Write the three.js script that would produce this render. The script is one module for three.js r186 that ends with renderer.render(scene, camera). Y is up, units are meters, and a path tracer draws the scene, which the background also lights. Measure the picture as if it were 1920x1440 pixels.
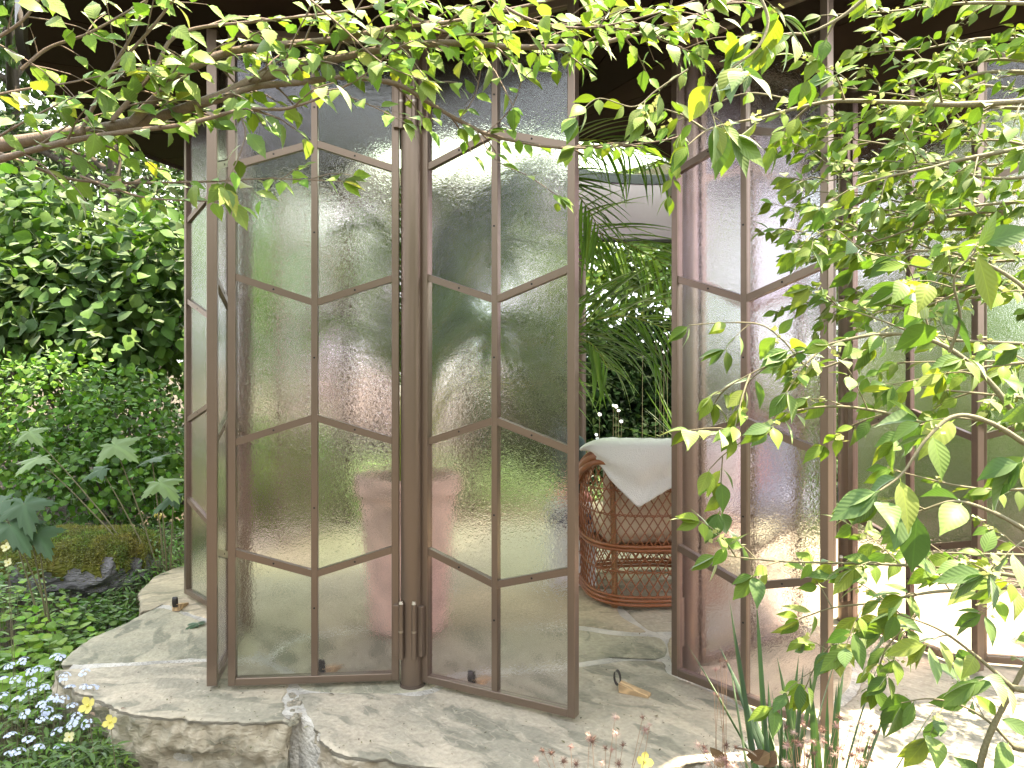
import * as THREE from 'three';
import { RoundedBoxGeometry } from 'three/addons/geometries/RoundedBoxGeometry.js';
import { mergeGeometries } from 'three/addons/utils/BufferGeometryUtils.js';
import { Brush, Evaluator, SUBTRACTION } from 'three-bvh-csg';

// ------------------------------------------------------------------ camera, sky, sun, exposure
const scene = new THREE.Scene();
const camera = new THREE.PerspectiveCamera(53.1, 4 / 3, 0.05, 400);
camera.position.set(0, 1.3, 0);
camera.lookAt(0, 1.3, -10);
camera.setViewOffset(1920, 1440, 0, 40, 1920, 1440);      // level camera with the lens shifted down a little
const renderer = new THREE.WebGLRenderer({ antialias: true });
renderer.toneMapping = THREE.LinearToneMapping;
renderer.toneMappingExposure = 6.7;
renderer.shadowMap.enabled = true;
const SKY = 0.6;                                          // brightness of the sky
const SUN = new THREE.Vector3(1.5, 2.75, -0.3).normalize();
{ // a bright, hazy daylight sky with thin broken cloud
  const W = 512, H = 256, data = new Float32Array(W * H * 4);
  const h = (x, y, z) => { const q = Math.sin(x * 127.1 + y * 311.7 + z * 74.7) * 43758.5453; return q - Math.floor(q); };
  const vn = (x, y, z) => { const i = Math.floor(x), j = Math.floor(y), k = Math.floor(z), s = (t) => t * t * (3 - 2 * t), u = s(x - i), v = s(y - j), w = s(z - k), m = (a, b, t) => a + (b - a) * t; return m(m(m(h(i, j, k), h(i + 1, j, k), u), m(h(i, j + 1, k), h(i + 1, j + 1, k), u), v), m(m(h(i, j, k + 1), h(i + 1, j, k + 1), u), m(h(i, j + 1, k + 1), h(i + 1, j + 1, k + 1), u), v), w); };
  for (let r = 0; r < H; r++) for (let c = 0; c < W; c++) {
    const el = ((r + 0.5) / H - 0.5) * Math.PI, az = ((c + 0.5) / W - 0.5) * 2 * Math.PI, y = Math.sin(el), x = Math.cos(az) * Math.cos(el), z = Math.sin(az) * Math.cos(el), o = (r * W + c) * 4, up = Math.max(0, y);
    const n = 0.6 * vn(x * 3 + 9, y * 5 + 4, z * 3 + 7) + 0.3 * vn(x * 7, y * 11, z * 7 + 3) + 0.1 * vn(x * 16, y * 24, z * 16), cl = Math.min(1, Math.max(0, (n - 0.36) * 4)) * 0.85;
    const t = Math.pow(up, 0.6), g = Math.max(0, x * SUN.x + y * SUN.y + z * SUN.z), glow = 0.5 * Math.pow(g, 8);
    const clear = [1.05 - 0.55 * t, 1.08 - 0.42 * t, 1.12 - 0.2 * t], white = [1.3, 1.27, 1.22];
    for (let k = 0; k < 3; k++) data[o + k] = y < 0 ? [0.16, 0.17, 0.11][k] : (clear[k] * (1 - cl) + white[k] * cl + glow) * SKY;
    data[o + 3] = 1;
  }
  const t = new THREE.DataTexture(data, W, H, THREE.RGBAFormat, THREE.FloatType); t.mapping = THREE.EquirectangularReflectionMapping; t.magFilter = THREE.LinearFilter; t.needsUpdate = true;
  scene.background = t; scene.environment = t;
}
const sun = new THREE.DirectionalLight(0xffecd0, 4.4);
sun.name = 'sun';
sun.position.copy(SUN).multiplyScalar(30);
sun.castShadow = true;
Object.assign(sun.shadow.camera, { left: -12, right: 12, top: 12, bottom: -12, near: 1, far: 60 });
sun.shadow.mapSize.set(4096, 4096);
scene.add(sun, sun.target);

// ------------------------------------------------------------------ helpers
const F = 1441, EYE = 1.3, HOR = 680;
const V = (x, y, z) => new THREE.Vector3(x, y, z);
const P = (px, py, d) => V((px - 960) / F * d, EYE - (py - HOR) / F * d, -d);      // a point of the picture at a depth in metres
const G = (px, py) => { const d = EYE * F / (py - HOR); return V((px - 960) / F * d, 0, -d); };   // a point of the paving
function RNG(a) { return () => { a |= 0; a = a + 0x6D2B79F5 | 0; let t = Math.imul(a ^ a >>> 15, 1 | a); t = t + Math.imul(t ^ t >>> 7, 61 | t) ^ t; return ((t ^ t >>> 14) >>> 0) / 4294967296; }; }
let rnd = RNG(7);
const R = (a, b) => a + (b - a) * rnd();
const pick = (a) => a[Math.floor(rnd() * a.length)];
const lerp = (a, b, t) => a + (b - a) * t, clamp = THREE.MathUtils.clamp, smooth = THREE.MathUtils.smoothstep;
const UPV = V(0, 1, 0);
const taken = {};
const numbered = (n) => { taken[n] = (taken[n] ?? -1) + 1; return taken[n] ? n + '_' + String(taken[n]).padStart(3, '0') : n; };
function info(o, label, category, group, kind) {
  if (label) o.userData.label = label;
  if (category) o.userData.category = category;
  if (group) o.userData.group = group;
  if (kind) o.userData.kind = kind;
  return o;
}
function thing(name, label, category, base = V(0, 0, 0), turn = 0, group) {
  const o = new THREE.Group(); o.name = numbered(name); o.position.copy(base); o.rotation.y = turn;
  scene.add(o); return info(o, label, category, group);
}
function mesh(name, geo, mat, parent) {
  const m = new THREE.Mesh(geo, mat); m.name = parent === scene || !parent ? numbered(name) : name;
  m.castShadow = m.receiveShadow = true; (parent || scene).add(m); return m;
}
function worldPart(name, geo, mat, t) { const m = mesh(name, geo, mat, t); m.position.sub(t.position); return m; }   // geometry given in world metres, thing not turned
const stuff = (m) => { m.userData.kind = 'stuff'; return m; };
const structure = (m) => { m.userData.kind = 'structure'; return m; };
const xf = (g, x = 0, y = 0, z = 0, rx = 0, ry = 0, rz = 0) => { if (rx) g.rotateX(rx); if (rz) g.rotateZ(rz); if (ry) g.rotateY(ry); return g.translate(x, y, z); };
const rbox = (w, h, d, r = 0.003) => new RoundedBoxGeometry(w, h, d, 2, Math.min(r, w / 2.01, h / 2.01, d / 2.01));
function plain(g) { const h = g.index ? g.toNonIndexed() : g; for (const k of Object.keys(h.attributes)) if (!['position', 'normal', 'uv'].includes(k)) h.deleteAttribute(k); return h; }
const merge = (list) => mergeGeometries(list.map(plain));

// ------------------------------------------------------------------ noise and textures
function latticeNoise(cells, seed) {
  const r = RNG(seed), g = new Float32Array(cells * cells * 2);
  for (let i = 0; i < cells * cells; i++) { const a = r() * 6.2832; g[i * 2] = Math.cos(a); g[i * 2 + 1] = Math.sin(a); }
  return (u, v) => {
    const x = u * cells, y = v * cells, xi = Math.floor(x), yi = Math.floor(y), fx = x - xi, fy = y - yi;
    const d = (ix, iy, dx, dy) => { const k = (((iy % cells) + cells) % cells * cells + ((ix % cells) + cells) % cells) * 2; return g[k] * dx + g[k + 1] * dy; };
    const s = fx * fx * fx * (fx * (fx * 6 - 15) + 10), t = fy * fy * fy * (fy * (fy * 6 - 15) + 10);
    return lerp(lerp(d(xi, yi, fx, fy), d(xi + 1, yi, fx - 1, fy), s), lerp(d(xi, yi + 1, fx, fy - 1), d(xi + 1, yi + 1, fx - 1, fy - 1), s), t) * 1.5;
  };
}
function fbm(cells, oct, seed, gain = 0.5) {
  const n = []; for (let i = 0; i < oct; i++) n.push(latticeNoise(cells << i, seed + i * 13));
  return (u, v) => { let s = 0, a = 1; for (const f of n) { s += a * f(u, v); a *= gain; } return s; };
}
function tex(size, f, channels = 4, srgb = false) {
  const data = new Uint8Array(size * size * 4);
  for (let y = 0, o = 0; y < size; y++) for (let x = 0; x < size; x++, o += 4) {
    const c = f((x + 0.5) / size, (y + 0.5) / size), a = Array.isArray(c) ? c : [c, c, c];
    for (let k = 0; k < 3; k++) data[o + k] = clamp(Math.round(a[k] * 255), 0, 255);
    data[o + 3] = 255;
  }
  const t = new THREE.DataTexture(data, size, size); t.wrapS = t.wrapT = THREE.RepeatWrapping; t.magFilter = THREE.LinearFilter; t.minFilter = THREE.LinearMipmapLinearFilter;
  if (srgb) t.colorSpace = THREE.SRGBColorSpace; t.needsUpdate = true; return t;
}
const rep = (t, x, y = x) => { const c = t.clone(); c.repeat.set(x, y); c.needsUpdate = true; return c; };
const mix3 = (a, b, t) => [lerp(a[0], b[0], t), lerp(a[1], b[1], t), lerp(a[2], b[2], t)];
const T = {};
{
  const a = latticeNoise(31, 3), a2 = latticeNoise(47, 5), a3 = latticeNoise(73, 6), b = fbm(9, 2, 9), w = fbm(13, 3, 40), w2 = fbm(17, 3, 45);
  T.glass = tex(1024, (u, v) => { const du = w(u, v) * 0.034, dv = w2(u, v) * 0.034, p = u + du, q = v + dv; return 0.5 + 0.2 * a(p, q) + 0.2 * a2(q + 0.3, p + 0.1) + 0.12 * a3(p + 0.5, q) + 0.1 * b(u, v); });
  const big = fbm(3, 5, 21), mid = fbm(11, 5, 22), fine = fbm(64, 3, 23), str = fbm(4, 5, 24), warp = fbm(3, 3, 25), vein = fbm(5, 4, 26);
  const streak = (u, v) => str(u + 0.06 * warp(u, v), v * 3 + 0.15 * warp(v, u));
  T.stone = tex(1024, (u, v) => {
    let c = mix3([0.47, 0.445, 0.375], [0.34, 0.335, 0.285], smooth(big(u, v) + 0.25 * mid(u, v), -0.25, 0.45));
    c = mix3(c, [0.235, 0.24, 0.2], 0.85 * smooth(streak(u, v), 0.12, 0.5));
    c = mix3(c, [0.56, 0.52, 0.44], 0.6 * smooth(-streak(u + 0.3, v + 0.4), 0.15, 0.5));
    const ve = Math.abs(vein(u, v * 2)); c = mix3(c, [0.58, 0.55, 0.48], 0.45 * (1 - smooth(ve, 0, 0.05)));
    const k = 1 + 0.13 * fine(u, v) + 0.1 * mid(u, v); return c.map((x) => x * k);
  });
  T.stoneBump = tex(1024, (u, v) => 0.5 + 0.16 * big(u, v) + 0.2 * mid(u, v) + 0.1 * fine(u, v) + 0.12 * streak(u, v));
  const m1 = fbm(20, 4, 31);
  T.grain = tex(512, (u, v) => 0.5 + 0.4 * m1(u, v));
  const m2 = fbm(4, 5, 33); T.cloudy = tex(512, (u, v) => { const k = 0.82 + 0.28 * m2(u, v); return [k, k, k]; });
  const bk = fbm(6, 5, 35);
  T.bark = tex(512, (u, v) => { const k = 0.5 + 0.5 * bk(u * 1, v * 3) ; const l = bk(u + 0.3, v * 8) > 0.42 ? 0.25 : 0; return mix3([0.62, 0.56, 0.5], [1, 0.96, 0.9], clamp(k + l, 0, 1)); });
  T.leaf = tex(128, (u, v) => {
    const x = Math.abs(v - 0.5) * 2, mid = 1 - smooth(x, 0.02, 0.07), p = ((u - x * 0.28) * 8) % 1, q = Math.abs((p + 1) % 1 - 0.5) * 2, side = (1 - smooth(q, 0.0, 0.22)) * 0.3;
    const k = 0.82 + 0.18 * Math.max(mid, side) - 0.06 * x; return [k * 1.0, k, k * 0.96];
  });
  T.leafBump = tex(128, (u, v) => { const x = Math.abs(v - 0.5) * 2, p = ((u - x * 0.28) * 8) % 1, q = Math.abs((p + 1) % 1 - 0.5) * 2; return 0.3 + 0.6 * q * Math.min(1, x * 4); });
  const cl = fbm(40, 3, 50);
  T.terry = tex(512, (u, v) => 0.5 + 0.45 * cl(u, v));
  const wg = fbm(4, 4, 61); T.wood = tex(256, (u, v) => { const k = 0.8 + 0.2 * Math.sin((v * 9 + wg(u * 0.5, v) * 1.2) * 6.28); return [k, k * 0.97, k * 0.93]; });
  const ms = fbm(14, 5, 71); T.moss = tex(512, (u, v) => mix3([0.5, 0.42, 0.25], [1, 1, 1], clamp(0.5 + 0.8 * ms(u, v), 0, 1)));
  const sg = fbm(3, 6, 81), s2 = fbm(30, 3, 82); T.soil = tex(512, (u, v) => mix3([0.05, 0.038, 0.026], [0.12, 0.1, 0.065], clamp(0.5 + 0.6 * sg(u, v) + 0.3 * s2(u, v), 0, 1)));
}
const N2 = latticeNoise(64, 5), n2 = (x, y) => N2(x / 64, y / 64), F2 = (x, y) => n2(x, y) + 0.5 * n2(x * 2.1 + 7, y * 2.1) + 0.25 * n2(x * 4.3, y * 4.3 + 3);

// ------------------------------------------------------------------ materials
const std = (r, g, b, o = {}) => { const m = new THREE.MeshPhysicalMaterial({ roughness: 0.7, ...o }); m.color.setRGB(r, g, b); return m; };
const M = {};
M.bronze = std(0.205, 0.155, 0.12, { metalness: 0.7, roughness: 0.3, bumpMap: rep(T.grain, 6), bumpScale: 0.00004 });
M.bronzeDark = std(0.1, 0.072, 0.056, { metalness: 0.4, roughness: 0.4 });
M.steel = std(0.45, 0.4, 0.33, { metalness: 1, roughness: 0.3 });
M.dark = std(0.01, 0.009, 0.008, { roughness: 0.6 });
const glassOf = (r, g, b, off, rough) => { const t = rep(T.glass, 4.0); t.offset.set(off, off * 0.7); return std(r, g, b, { roughness: rough, transmission: 1, thickness: 0.007, ior: 1.5, bumpMap: t, bumpScale: 0.00042, specularIntensity: 0.5 }); };
M.glass = [glassOf(0.985, 0.955, 0.99, 0, 0.03), glassOf(0.97, 0.88, 0.965, 0.31, 0.045), glassOf(0.94, 0.98, 0.95, 0.63, 0.025)];
M.stone = [0, 1, 2, 3].map((i) => { const k = [[0.9, 0.9, 0.9], [0.82, 0.85, 0.82], [0.95, 0.9, 0.84], [0.86, 0.86, 0.88]][i]; const r = i * 1.3; const t = T.stone.clone(), b = T.stoneBump.clone(); for (const x of [t, b]) { x.rotation = r; x.repeat.set(0.8, 0.8); x.offset.set(i * 0.27, i * 0.41); x.needsUpdate = true; } return std(k[0] * 0.98, k[1] * 0.9, k[2] * 0.79, { map: t, bumpMap: b, bumpScale: 0.012, roughness: 0.8 }); });
M.mortar = std(0.6, 0.56, 0.49, { map: rep(T.cloudy, 2), bumpMap: rep(T.grain, 3), bumpScale: 0.008, roughness: 0.95 });
M.soil = std(1, 1, 1, { map: rep(T.soil, 0.9), bumpMap: rep(T.grain, 2), bumpScale: 0.03, roughness: 1 });
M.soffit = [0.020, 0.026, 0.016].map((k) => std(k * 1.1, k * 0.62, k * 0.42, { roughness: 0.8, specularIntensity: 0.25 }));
M.roof = std(0.06, 0.05, 0.045, { roughness: 0.6 });
M.fascia = std(0.34, 0.28, 0.36, { roughness: 0.34, metalness: 0.45 });
M.fasciaTrim = std(0.035, 0.036, 0.055, { roughness: 0.5 });
M.terracotta = std(0.85, 0.58, 0.48, { map: rep(T.cloudy, 2), bumpMap: rep(T.grain, 2), bumpScale: 0.002, roughness: 0.85 });
M.rattan = std(0.3, 0.105, 0.036, { roughness: 0.42, clearcoat: 0.3, clearcoatRoughness: 0.3 });
M.bamboo = std(0.3, 0.14, 0.055, { roughness: 0.4, clearcoat: 0.4, clearcoatRoughness: 0.25, map: rep(T.wood, 2) });
M.towel = std(0.86, 0.85, 0.82, { roughness: 1, sheen: 0.5, bumpMap: rep(T.terry, 5), bumpScale: 0.003 });
M.cushion = std(0.72, 0.6, 0.45, { roughness: 0.95, bumpMap: rep(T.terry, 8), bumpScale: 0.001 });
M.teal = std(0.05, 0.08, 0.075, { roughness: 0.9 });
M.pine = std(0.62, 0.43, 0.24, { map: rep(T.wood, 3), roughness: 0.65 });
M.leather = std(0.02, 0.015, 0.012, { roughness: 0.45 });
M.white = std(0.78, 0.78, 0.82, { roughness: 0.5 });
M.navy = std(0.03, 0.035, 0.12, { roughness: 0.5 });
M.lavender = std(0.27, 0.28, 0.42, { roughness: 0.9 });
M.pink = std(0.6, 0.22, 0.22, { roughness: 0.9 });
M.bark = std(0.2, 0.155, 0.12, { map: rep(T.bark, 1, 3), bumpMap: rep(T.bark, 1, 3), bumpScale: 0.0015, roughness: 0.75 });
M.barkGreen = std(0.2, 0.19, 0.11, { map: rep(T.bark, 1, 3), bumpMap: rep(T.bark, 1, 3), bumpScale: 0.001, roughness: 0.75 });
M.trunk = std(0.12, 0.1, 0.08, { map: rep(T.bark, 2, 6), bumpMap: rep(T.bark, 2, 6), bumpScale: 0.02, roughness: 0.9 });
M.rock = std(0.2, 0.19, 0.2, { map: rep(T.cloudy, 3), bumpMap: rep(T.stoneBump, 2), bumpScale: 0.03, roughness: 0.85 });
M.moss = std(0.17, 0.18, 0.025, { map: rep(T.moss, 2), bumpMap: rep(T.moss, 4), bumpScale: 0.03, roughness: 1 });
M.dry = std(0.3, 0.19, 0.12, { roughness: 0.9 });
const leafMat = (r, g, b, tr = 0.42, coat = 0.35, o = {}) => std(r, g, b, { roughness: 0.94, transmission: tr, thickness: 0, clearcoat: coat, clearcoatRoughness: 0.36, map: T.leaf, bumpMap: T.leafBump, bumpScale: 0.0006, side: THREE.DoubleSide, ...o });

// ------------------------------------------------------------------ leaves
// a leaf lies along +x with its upper face to +y
function leafGeo({ w = 0.5, seg = 7, fold = 0.25, curl = 0.25, peak = 0.4, tip = 1.4, serr = 0, twist = 0, stalk = 0.1 } = {}) {
  const pos = [], uv = [], idx = [];
  for (let i = 0; i <= seg; i++) {
    const t = i / seg, q = t < peak ? t / peak : (1 - t) / (1 - peak);
    let h = (t < peak ? Math.sin(q * Math.PI / 2) ** 0.75 : Math.pow(Math.sin(q * Math.PI / 2), tip)) * w / 2;
    if (serr && i > 0 && i < seg) h *= 1 + (i % 2 ? serr : -serr);
    if (i === seg) h = 0; if (i === 0) h = 0.012;
    const x = stalk + t * (1 - stalk), y = -curl * t * t, e = fold * h, tw = twist * t;
    pos.push(x, y + e - tw * h, -h, x, y, 0, x, y + e + tw * h, h); uv.push(t, 0.5 - (h / w), t, 0.5, t, 0.5 + h / w);
    if (i < seg) { const a = i * 3; idx.push(a, a + 1, a + 3, a + 1, a + 4, a + 3, a + 1, a + 2, a + 4, a + 2, a + 5, a + 4); }
  }
  const b = pos.length / 3;                                 // the stalk
  pos.push(0, 0.01, -0.008, 0, 0.01, 0.008, stalk + 0.04, 0, -0.008, stalk + 0.04, 0, 0.008); uv.push(0, 0.5, 0, 0.5, 0.05, 0.5, 0.05, 0.5); idx.push(b, b + 1, b + 2, b + 1, b + 3, b + 2);
  const g = new THREE.BufferGeometry(); g.setAttribute('position', new THREE.Float32BufferAttribute(pos, 3)); g.setAttribute('uv', new THREE.Float32BufferAttribute(uv, 2)); g.setIndex(idx); g.computeVertexNormals(); return g;
}
// a lobed leaf: outline given as [angle, radius] round the stalk's end, cupped and drooping
function lobedGeo(lobes, droop = 0.2, cup = 0.1) {
  const pos = [0, 0, 0], uv = [0.5, 0.5], idx = [], n = lobes.length;
  for (const ring of [0.5, 1]) for (const [a, r] of lobes) {
    const x = Math.cos(a) * r * ring, z = Math.sin(a) * r * ring, d = Math.hypot(x, z);
    pos.push(x, -droop * d * d + cup * Math.cos(a * 5) * d * 0.4, z); uv.push(0.5 + x * 0.45, 0.5 + z * 0.45);
  }
  for (let i = 0; i < n - 1; i++) { idx.push(0, 1 + i + 1, 1 + i); const a = 1 + i, b = 2 + i, c = 1 + n + i, d = 2 + n + i; idx.push(a, b, c, b, d, c); }
  const g = new THREE.BufferGeometry(); g.setAttribute('position', new THREE.Float32BufferAttribute(pos, 3)); g.setAttribute('uv', new THREE.Float32BufferAttribute(uv, 2)); g.setIndex(idx); g.computeVertexNormals(); return g;
}
function mapleOutline() {
  const out = [], tips = [[-2.55, 0.45], [-1.3, 0.78], [0, 1], [1.3, 0.78], [2.55, 0.45]];
  for (let k = 0; k < tips.length; k++) {
    const [a, r] = tips[k];
    if (k) out.push([(tips[k - 1][0] + a) / 2, 0.36]);
    out.push([a - 0.36, r * 0.66], [a - 0.22, r * 0.62], [a - 0.15, r * 0.84], [a - 0.08, r * 0.82], [a, r], [a + 0.08, r * 0.82], [a + 0.15, r * 0.84], [a + 0.22, r * 0.62], [a + 0.36, r * 0.66]);
  }
  return [[-3.0, 0.1], ...out, [3.0, 0.1]];
}
const LG = {
  birch: [leafGeo({ w: 0.56, fold: 0.2, curl: 0.18, peak: 0.33, tip: 1.25, serr: 0.07, seg: 9 }), leafGeo({ w: 0.5, fold: 0.45, curl: 0.1, peak: 0.35, tip: 1.2, serr: 0.07, seg: 9, twist: 0.3 }), leafGeo({ w: 0.6, fold: 0.1, curl: 0.35, peak: 0.36, tip: 1.3, serr: 0.06, seg: 9, twist: -0.25 })],
  spindle: [leafGeo({ w: 0.46, fold: 0.22, curl: 0.2, peak: 0.42, tip: 1.35, seg: 8 }), leafGeo({ w: 0.5, fold: 0.35, curl: 0.35, peak: 0.4, tip: 1.3, seg: 8, twist: 0.2 }), leafGeo({ w: 0.42, fold: 0.12, curl: 0.1, peak: 0.45, tip: 1.3, seg: 8, twist: -0.2 })],
  hazel: [leafGeo({ w: 0.82, fold: 0.12, curl: 0.2, peak: 0.5, tip: 0.8, serr: 0.05, seg: 8 }), leafGeo({ w: 0.75, fold: 0.25, curl: 0.3, peak: 0.52, tip: 0.9, serr: 0.05, seg: 8, twist: 0.2 })],
  round: [leafGeo({ w: 0.85, fold: 0.08, curl: 0.12, peak: 0.5, tip: 0.6, seg: 6 }), leafGeo({ w: 0.8, fold: 0.3, curl: 0.25, peak: 0.5, tip: 0.7, seg: 6 })],
  small: [leafGeo({ w: 0.5, fold: 0.25, curl: 0.2, seg: 4 })],
  lance: [leafGeo({ w: 0.24, fold: 0.3, curl: 0.25, seg: 5, peak: 0.4 })],
  maple: [lobedGeo(mapleOutline(), 0.22, 0.12), lobedGeo(mapleOutline(), 0.4, 0.2)],
};
const LM = {
  birch: [leafMat(0.2, 0.33, 0.035, 0.5, 0.3), leafMat(0.27, 0.39, 0.04, 0.54, 0.3), leafMat(0.14, 0.26, 0.03, 0.46, 0.4), leafMat(0.34, 0.39, 0.02, 0.58, 0.2)],
  spindle: [leafMat(0.12, 0.24, 0.018, 0.48, 0.22), leafMat(0.18, 0.31, 0.02, 0.54, 0.22), leafMat(0.08, 0.18, 0.018, 0.44, 0.3), leafMat(0.29, 0.38, 0.018, 0.6, 0.15)],
  hazel: [leafMat(0.07, 0.17, 0.014, 0.4, 0.15, { specularIntensity: 0.6 }), leafMat(0.1, 0.22, 0.014, 0.46, 0.15, { specularIntensity: 0.6 }), leafMat(0.045, 0.11, 0.014, 0.36, 0.3, { specularIntensity: 0.7 })],
  ground: [leafMat(0.12, 0.23, 0.028, 0.38, 0.25), leafMat(0.155, 0.27, 0.03, 0.42, 0.25), leafMat(0.09, 0.185, 0.028, 0.38, 0.3)],
  big: [leafMat(0.05, 0.115, 0.035, 0.3, 0.35), leafMat(0.2, 0.31, 0.09, 0.38, 0.35)],
};
LM.tint = leafMat(0.09, 0.175, 0.016, 0.43, 0.18, { specularIntensity: 0.7 });           // tinted copy by copy
LM.tintFar = leafMat(0.075, 0.14, 0.022, 0.4, 0.2);
const mtx = new THREE.Matrix4();
function leafMatrix(pos, dir, up, size) {
  const x = dir.clone().normalize(), z = x.clone().cross(up).normalize(), y = z.clone().cross(x);
  return new THREE.Matrix4().makeBasis(x, y, z).scale(V(size, size, size)).setPosition(pos);
}
const rv = (k = 1) => { let v; do v = V(R(-1, 1), R(-1, 1), R(-1, 1)); while (v.lengthSq() > 1); return v.multiplyScalar(k); };
const inFrame = (p) => { const d = -p.z; if (d < 0.2) return 0; const x = p.x / d * F + 960, y = HOR - (p.y - EYE) / d * F; return x > -20 && x < 1940 && y > -20 && y < 1460 ? 1 : 0; };
// the leaves that show largest become parts of their own, the rest one part that nobody could count
function dressLeaves(t, list, geos, mats, { single = 300, tintMat = LM.tint, name = 'leaf', rest = 'foliage', vary = 0.35, tint = [1, 1, 1] } = {}) {
  for (const l of list) { const p = V().setFromMatrixPosition(l.m); l.key = inFrame(p) * l.s / Math.max(0.3, -p.z) * (1 - 0.75 * (l.deep ?? 0)); }
  list.sort((a, b) => b.key - a.key);
  const inv = new THREE.Matrix4().makeTranslation(-t.position.x, -t.position.y, -t.position.z);
  let n = 0;
  for (const l of list) if (n < single && l.key > 0) { const m = mesh(name, l.g ?? pick(geos), l.mat ?? pick(mats), t); m.applyMatrix4(mtx.multiplyMatrices(inv, l.m)); l.done = 1; n++; }
  const left = list.filter((l) => !l.done); if (!left.length) return;
  const im = new THREE.InstancedMesh(geos[0], tintMat, left.length); im.name = rest; im.castShadow = im.receiveShadow = true; stuff(im);
  const c = new THREE.Color();
  left.forEach((l, i) => { im.setMatrixAt(i, mtx.multiplyMatrices(inv, l.m)); const k = 1 + R(-vary, vary), y = R(-0.15, 0.25); c.setRGB(k * (1 + y) * tint[0], k * tint[1], k * (1 - y) * tint[2]); im.setColorAt(i, c); });
  t.add(im);
}
function splitPieces(g) {                                     // the separate pieces of a cut geometry
  const h = g.index ? g.toNonIndexed() : g, p = h.attributes.position, n = p.count, up = [...Array(n).keys()], find = (i) => { while (up[i] !== i) i = up[i] = up[up[i]]; return i; }, at = new Map();
  for (let i = 0; i < n; i++) { const k = [p.getX(i), p.getY(i), p.getZ(i)].map((v) => Math.round(v * 5000)).join(); if (at.has(k)) up[find(i)] = find(at.get(k)); else at.set(k, i); }
  for (let i = 0; i < n; i += 3) { up[find(i)] = find(i + 1); up[find(i + 1)] = find(i + 2); }
  const sets = new Map(); for (let i = 0; i < n; i++) { const r = find(i); if (!sets.has(r)) sets.set(r, []); sets.get(r).push(i); }
  if (sets.size === 1) return [g];
  return [...sets.values()].filter((s) => s.length > 20).map((s) => { const o = new THREE.BufferGeometry(); for (const k of ['position', 'normal']) { const a = h.attributes[k], v = new Float32Array(s.length * 3); s.forEach((i, j) => { v[j * 3] = a.getX(i); v[j * 3 + 1] = a.getY(i); v[j * 3 + 2] = a.getZ(i); }); o.setAttribute(k, new THREE.BufferAttribute(v, 3)); } return o; });
}
function taperTube(pts, r0, r1, radial = 7, per = 5, wob = 0.0) {
  const curve = new THREE.CatmullRomCurve3(pts, false, 'centripetal'), n = Math.max(4, pts.length * per), fr = curve.computeFrenetFrames(n, false), pos = [], nor = [], uv = [], idx = [];
  let len = curve.getLength();
  for (let i = 0; i <= n; i++) {
    const t = i / n, p = curve.getPointAt(t), r = lerp(r0, r1, t) * (1 + wob * Math.sin(t * 57) * Math.sin(t * 23));
    for (let k = 0; k <= radial; k++) {
      const a = k / radial * 6.28319, d = fr.normals[i].clone().multiplyScalar(Math.cos(a)).addScaledVector(fr.binormals[i], Math.sin(a));
      pos.push(p.x + d.x * r, p.y + d.y * r, p.z + d.z * r); nor.push(d.x, d.y, d.z); uv.push(k / radial, t * len * 4);
      if (i < n && k < radial) { const q = i * (radial + 1) + k; idx.push(q, q + 1, q + radial + 1, q + 1, q + radial + 2, q + radial + 1); }
    }
  }
  for (const [i, r] of [[0, r0], [n, r1]]) {                // closed ends
    const c = pos.length / 3, p = curve.getPointAt(i / n), tg = curve.getTangentAt(i / n).multiplyScalar(i ? 1 : -1); pos.push(p.x + tg.x * r * 0.5, p.y + tg.y * r * 0.5, p.z + tg.z * r * 0.5); nor.push(tg.x, tg.y, tg.z); uv.push(0.5, i ? len * 4 : 0);
    for (let k = 0; k < radial; k++) { const q = i * (radial + 1) + k; i ? idx.push(q, q + 1, c) : idx.push(q + 1, q, c); }
  }
  const g = new THREE.BufferGeometry(); g.setAttribute('position', new THREE.Float32BufferAttribute(pos, 3)); g.setAttribute('normal', new THREE.Float32BufferAttribute(nor, 3)); g.setAttribute('uv', new THREE.Float32BufferAttribute(uv, 2)); g.setIndex(idx);
  g.userData = { curve }; return g;
}
function twigGeo(a, b, r, sag = 0.1) { const m = a.clone().lerp(b, 0.5); m.y += sag * a.distanceTo(b); return taperTube([a, m, b], r, r * 0.4, 4, 1); }

// ------------------------------------------------------------------ ground and paving
rnd = RNG(11);
{
  const g = new THREE.PlaneGeometry(240, 240, 160, 160); g.rotateX(-Math.PI / 2);
  const p = g.attributes.position, uv = g.attributes.uv;
  for (let i = 0; i < p.count; i++) {
    let x = p.getX(i), z = p.getZ(i); const s = (v) => Math.sign(v) * Math.pow(Math.abs(v) / 120, 2.2) * 120; x = s(x); z = s(z);
    const rr = Math.hypot(x, z + 4); let y = -0.27 + 0.05 * F2(x * 0.9, z * 0.9) + 0.02 * (rr > 6 ? (rr - 6) : 0) * 0.6;
    if (x < -1.9) y += smooth(-x, 1.9, 3.4) * 0.16; p.setXYZ(i, x, y, z); uv.setXY(i, x, z);
  }
  g.computeVertexNormals();
  structure(mesh('ground', g, M.soil));
}
const onGround = (x, z) => -0.27 + (x < -1.9 ? smooth(-x, 1.9, 3.4) * 0.16 : 0) + (Math.hypot(x, z + 4) > 6 ? 0.012 * (Math.hypot(x, z + 4) - 6) : 0);
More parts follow.
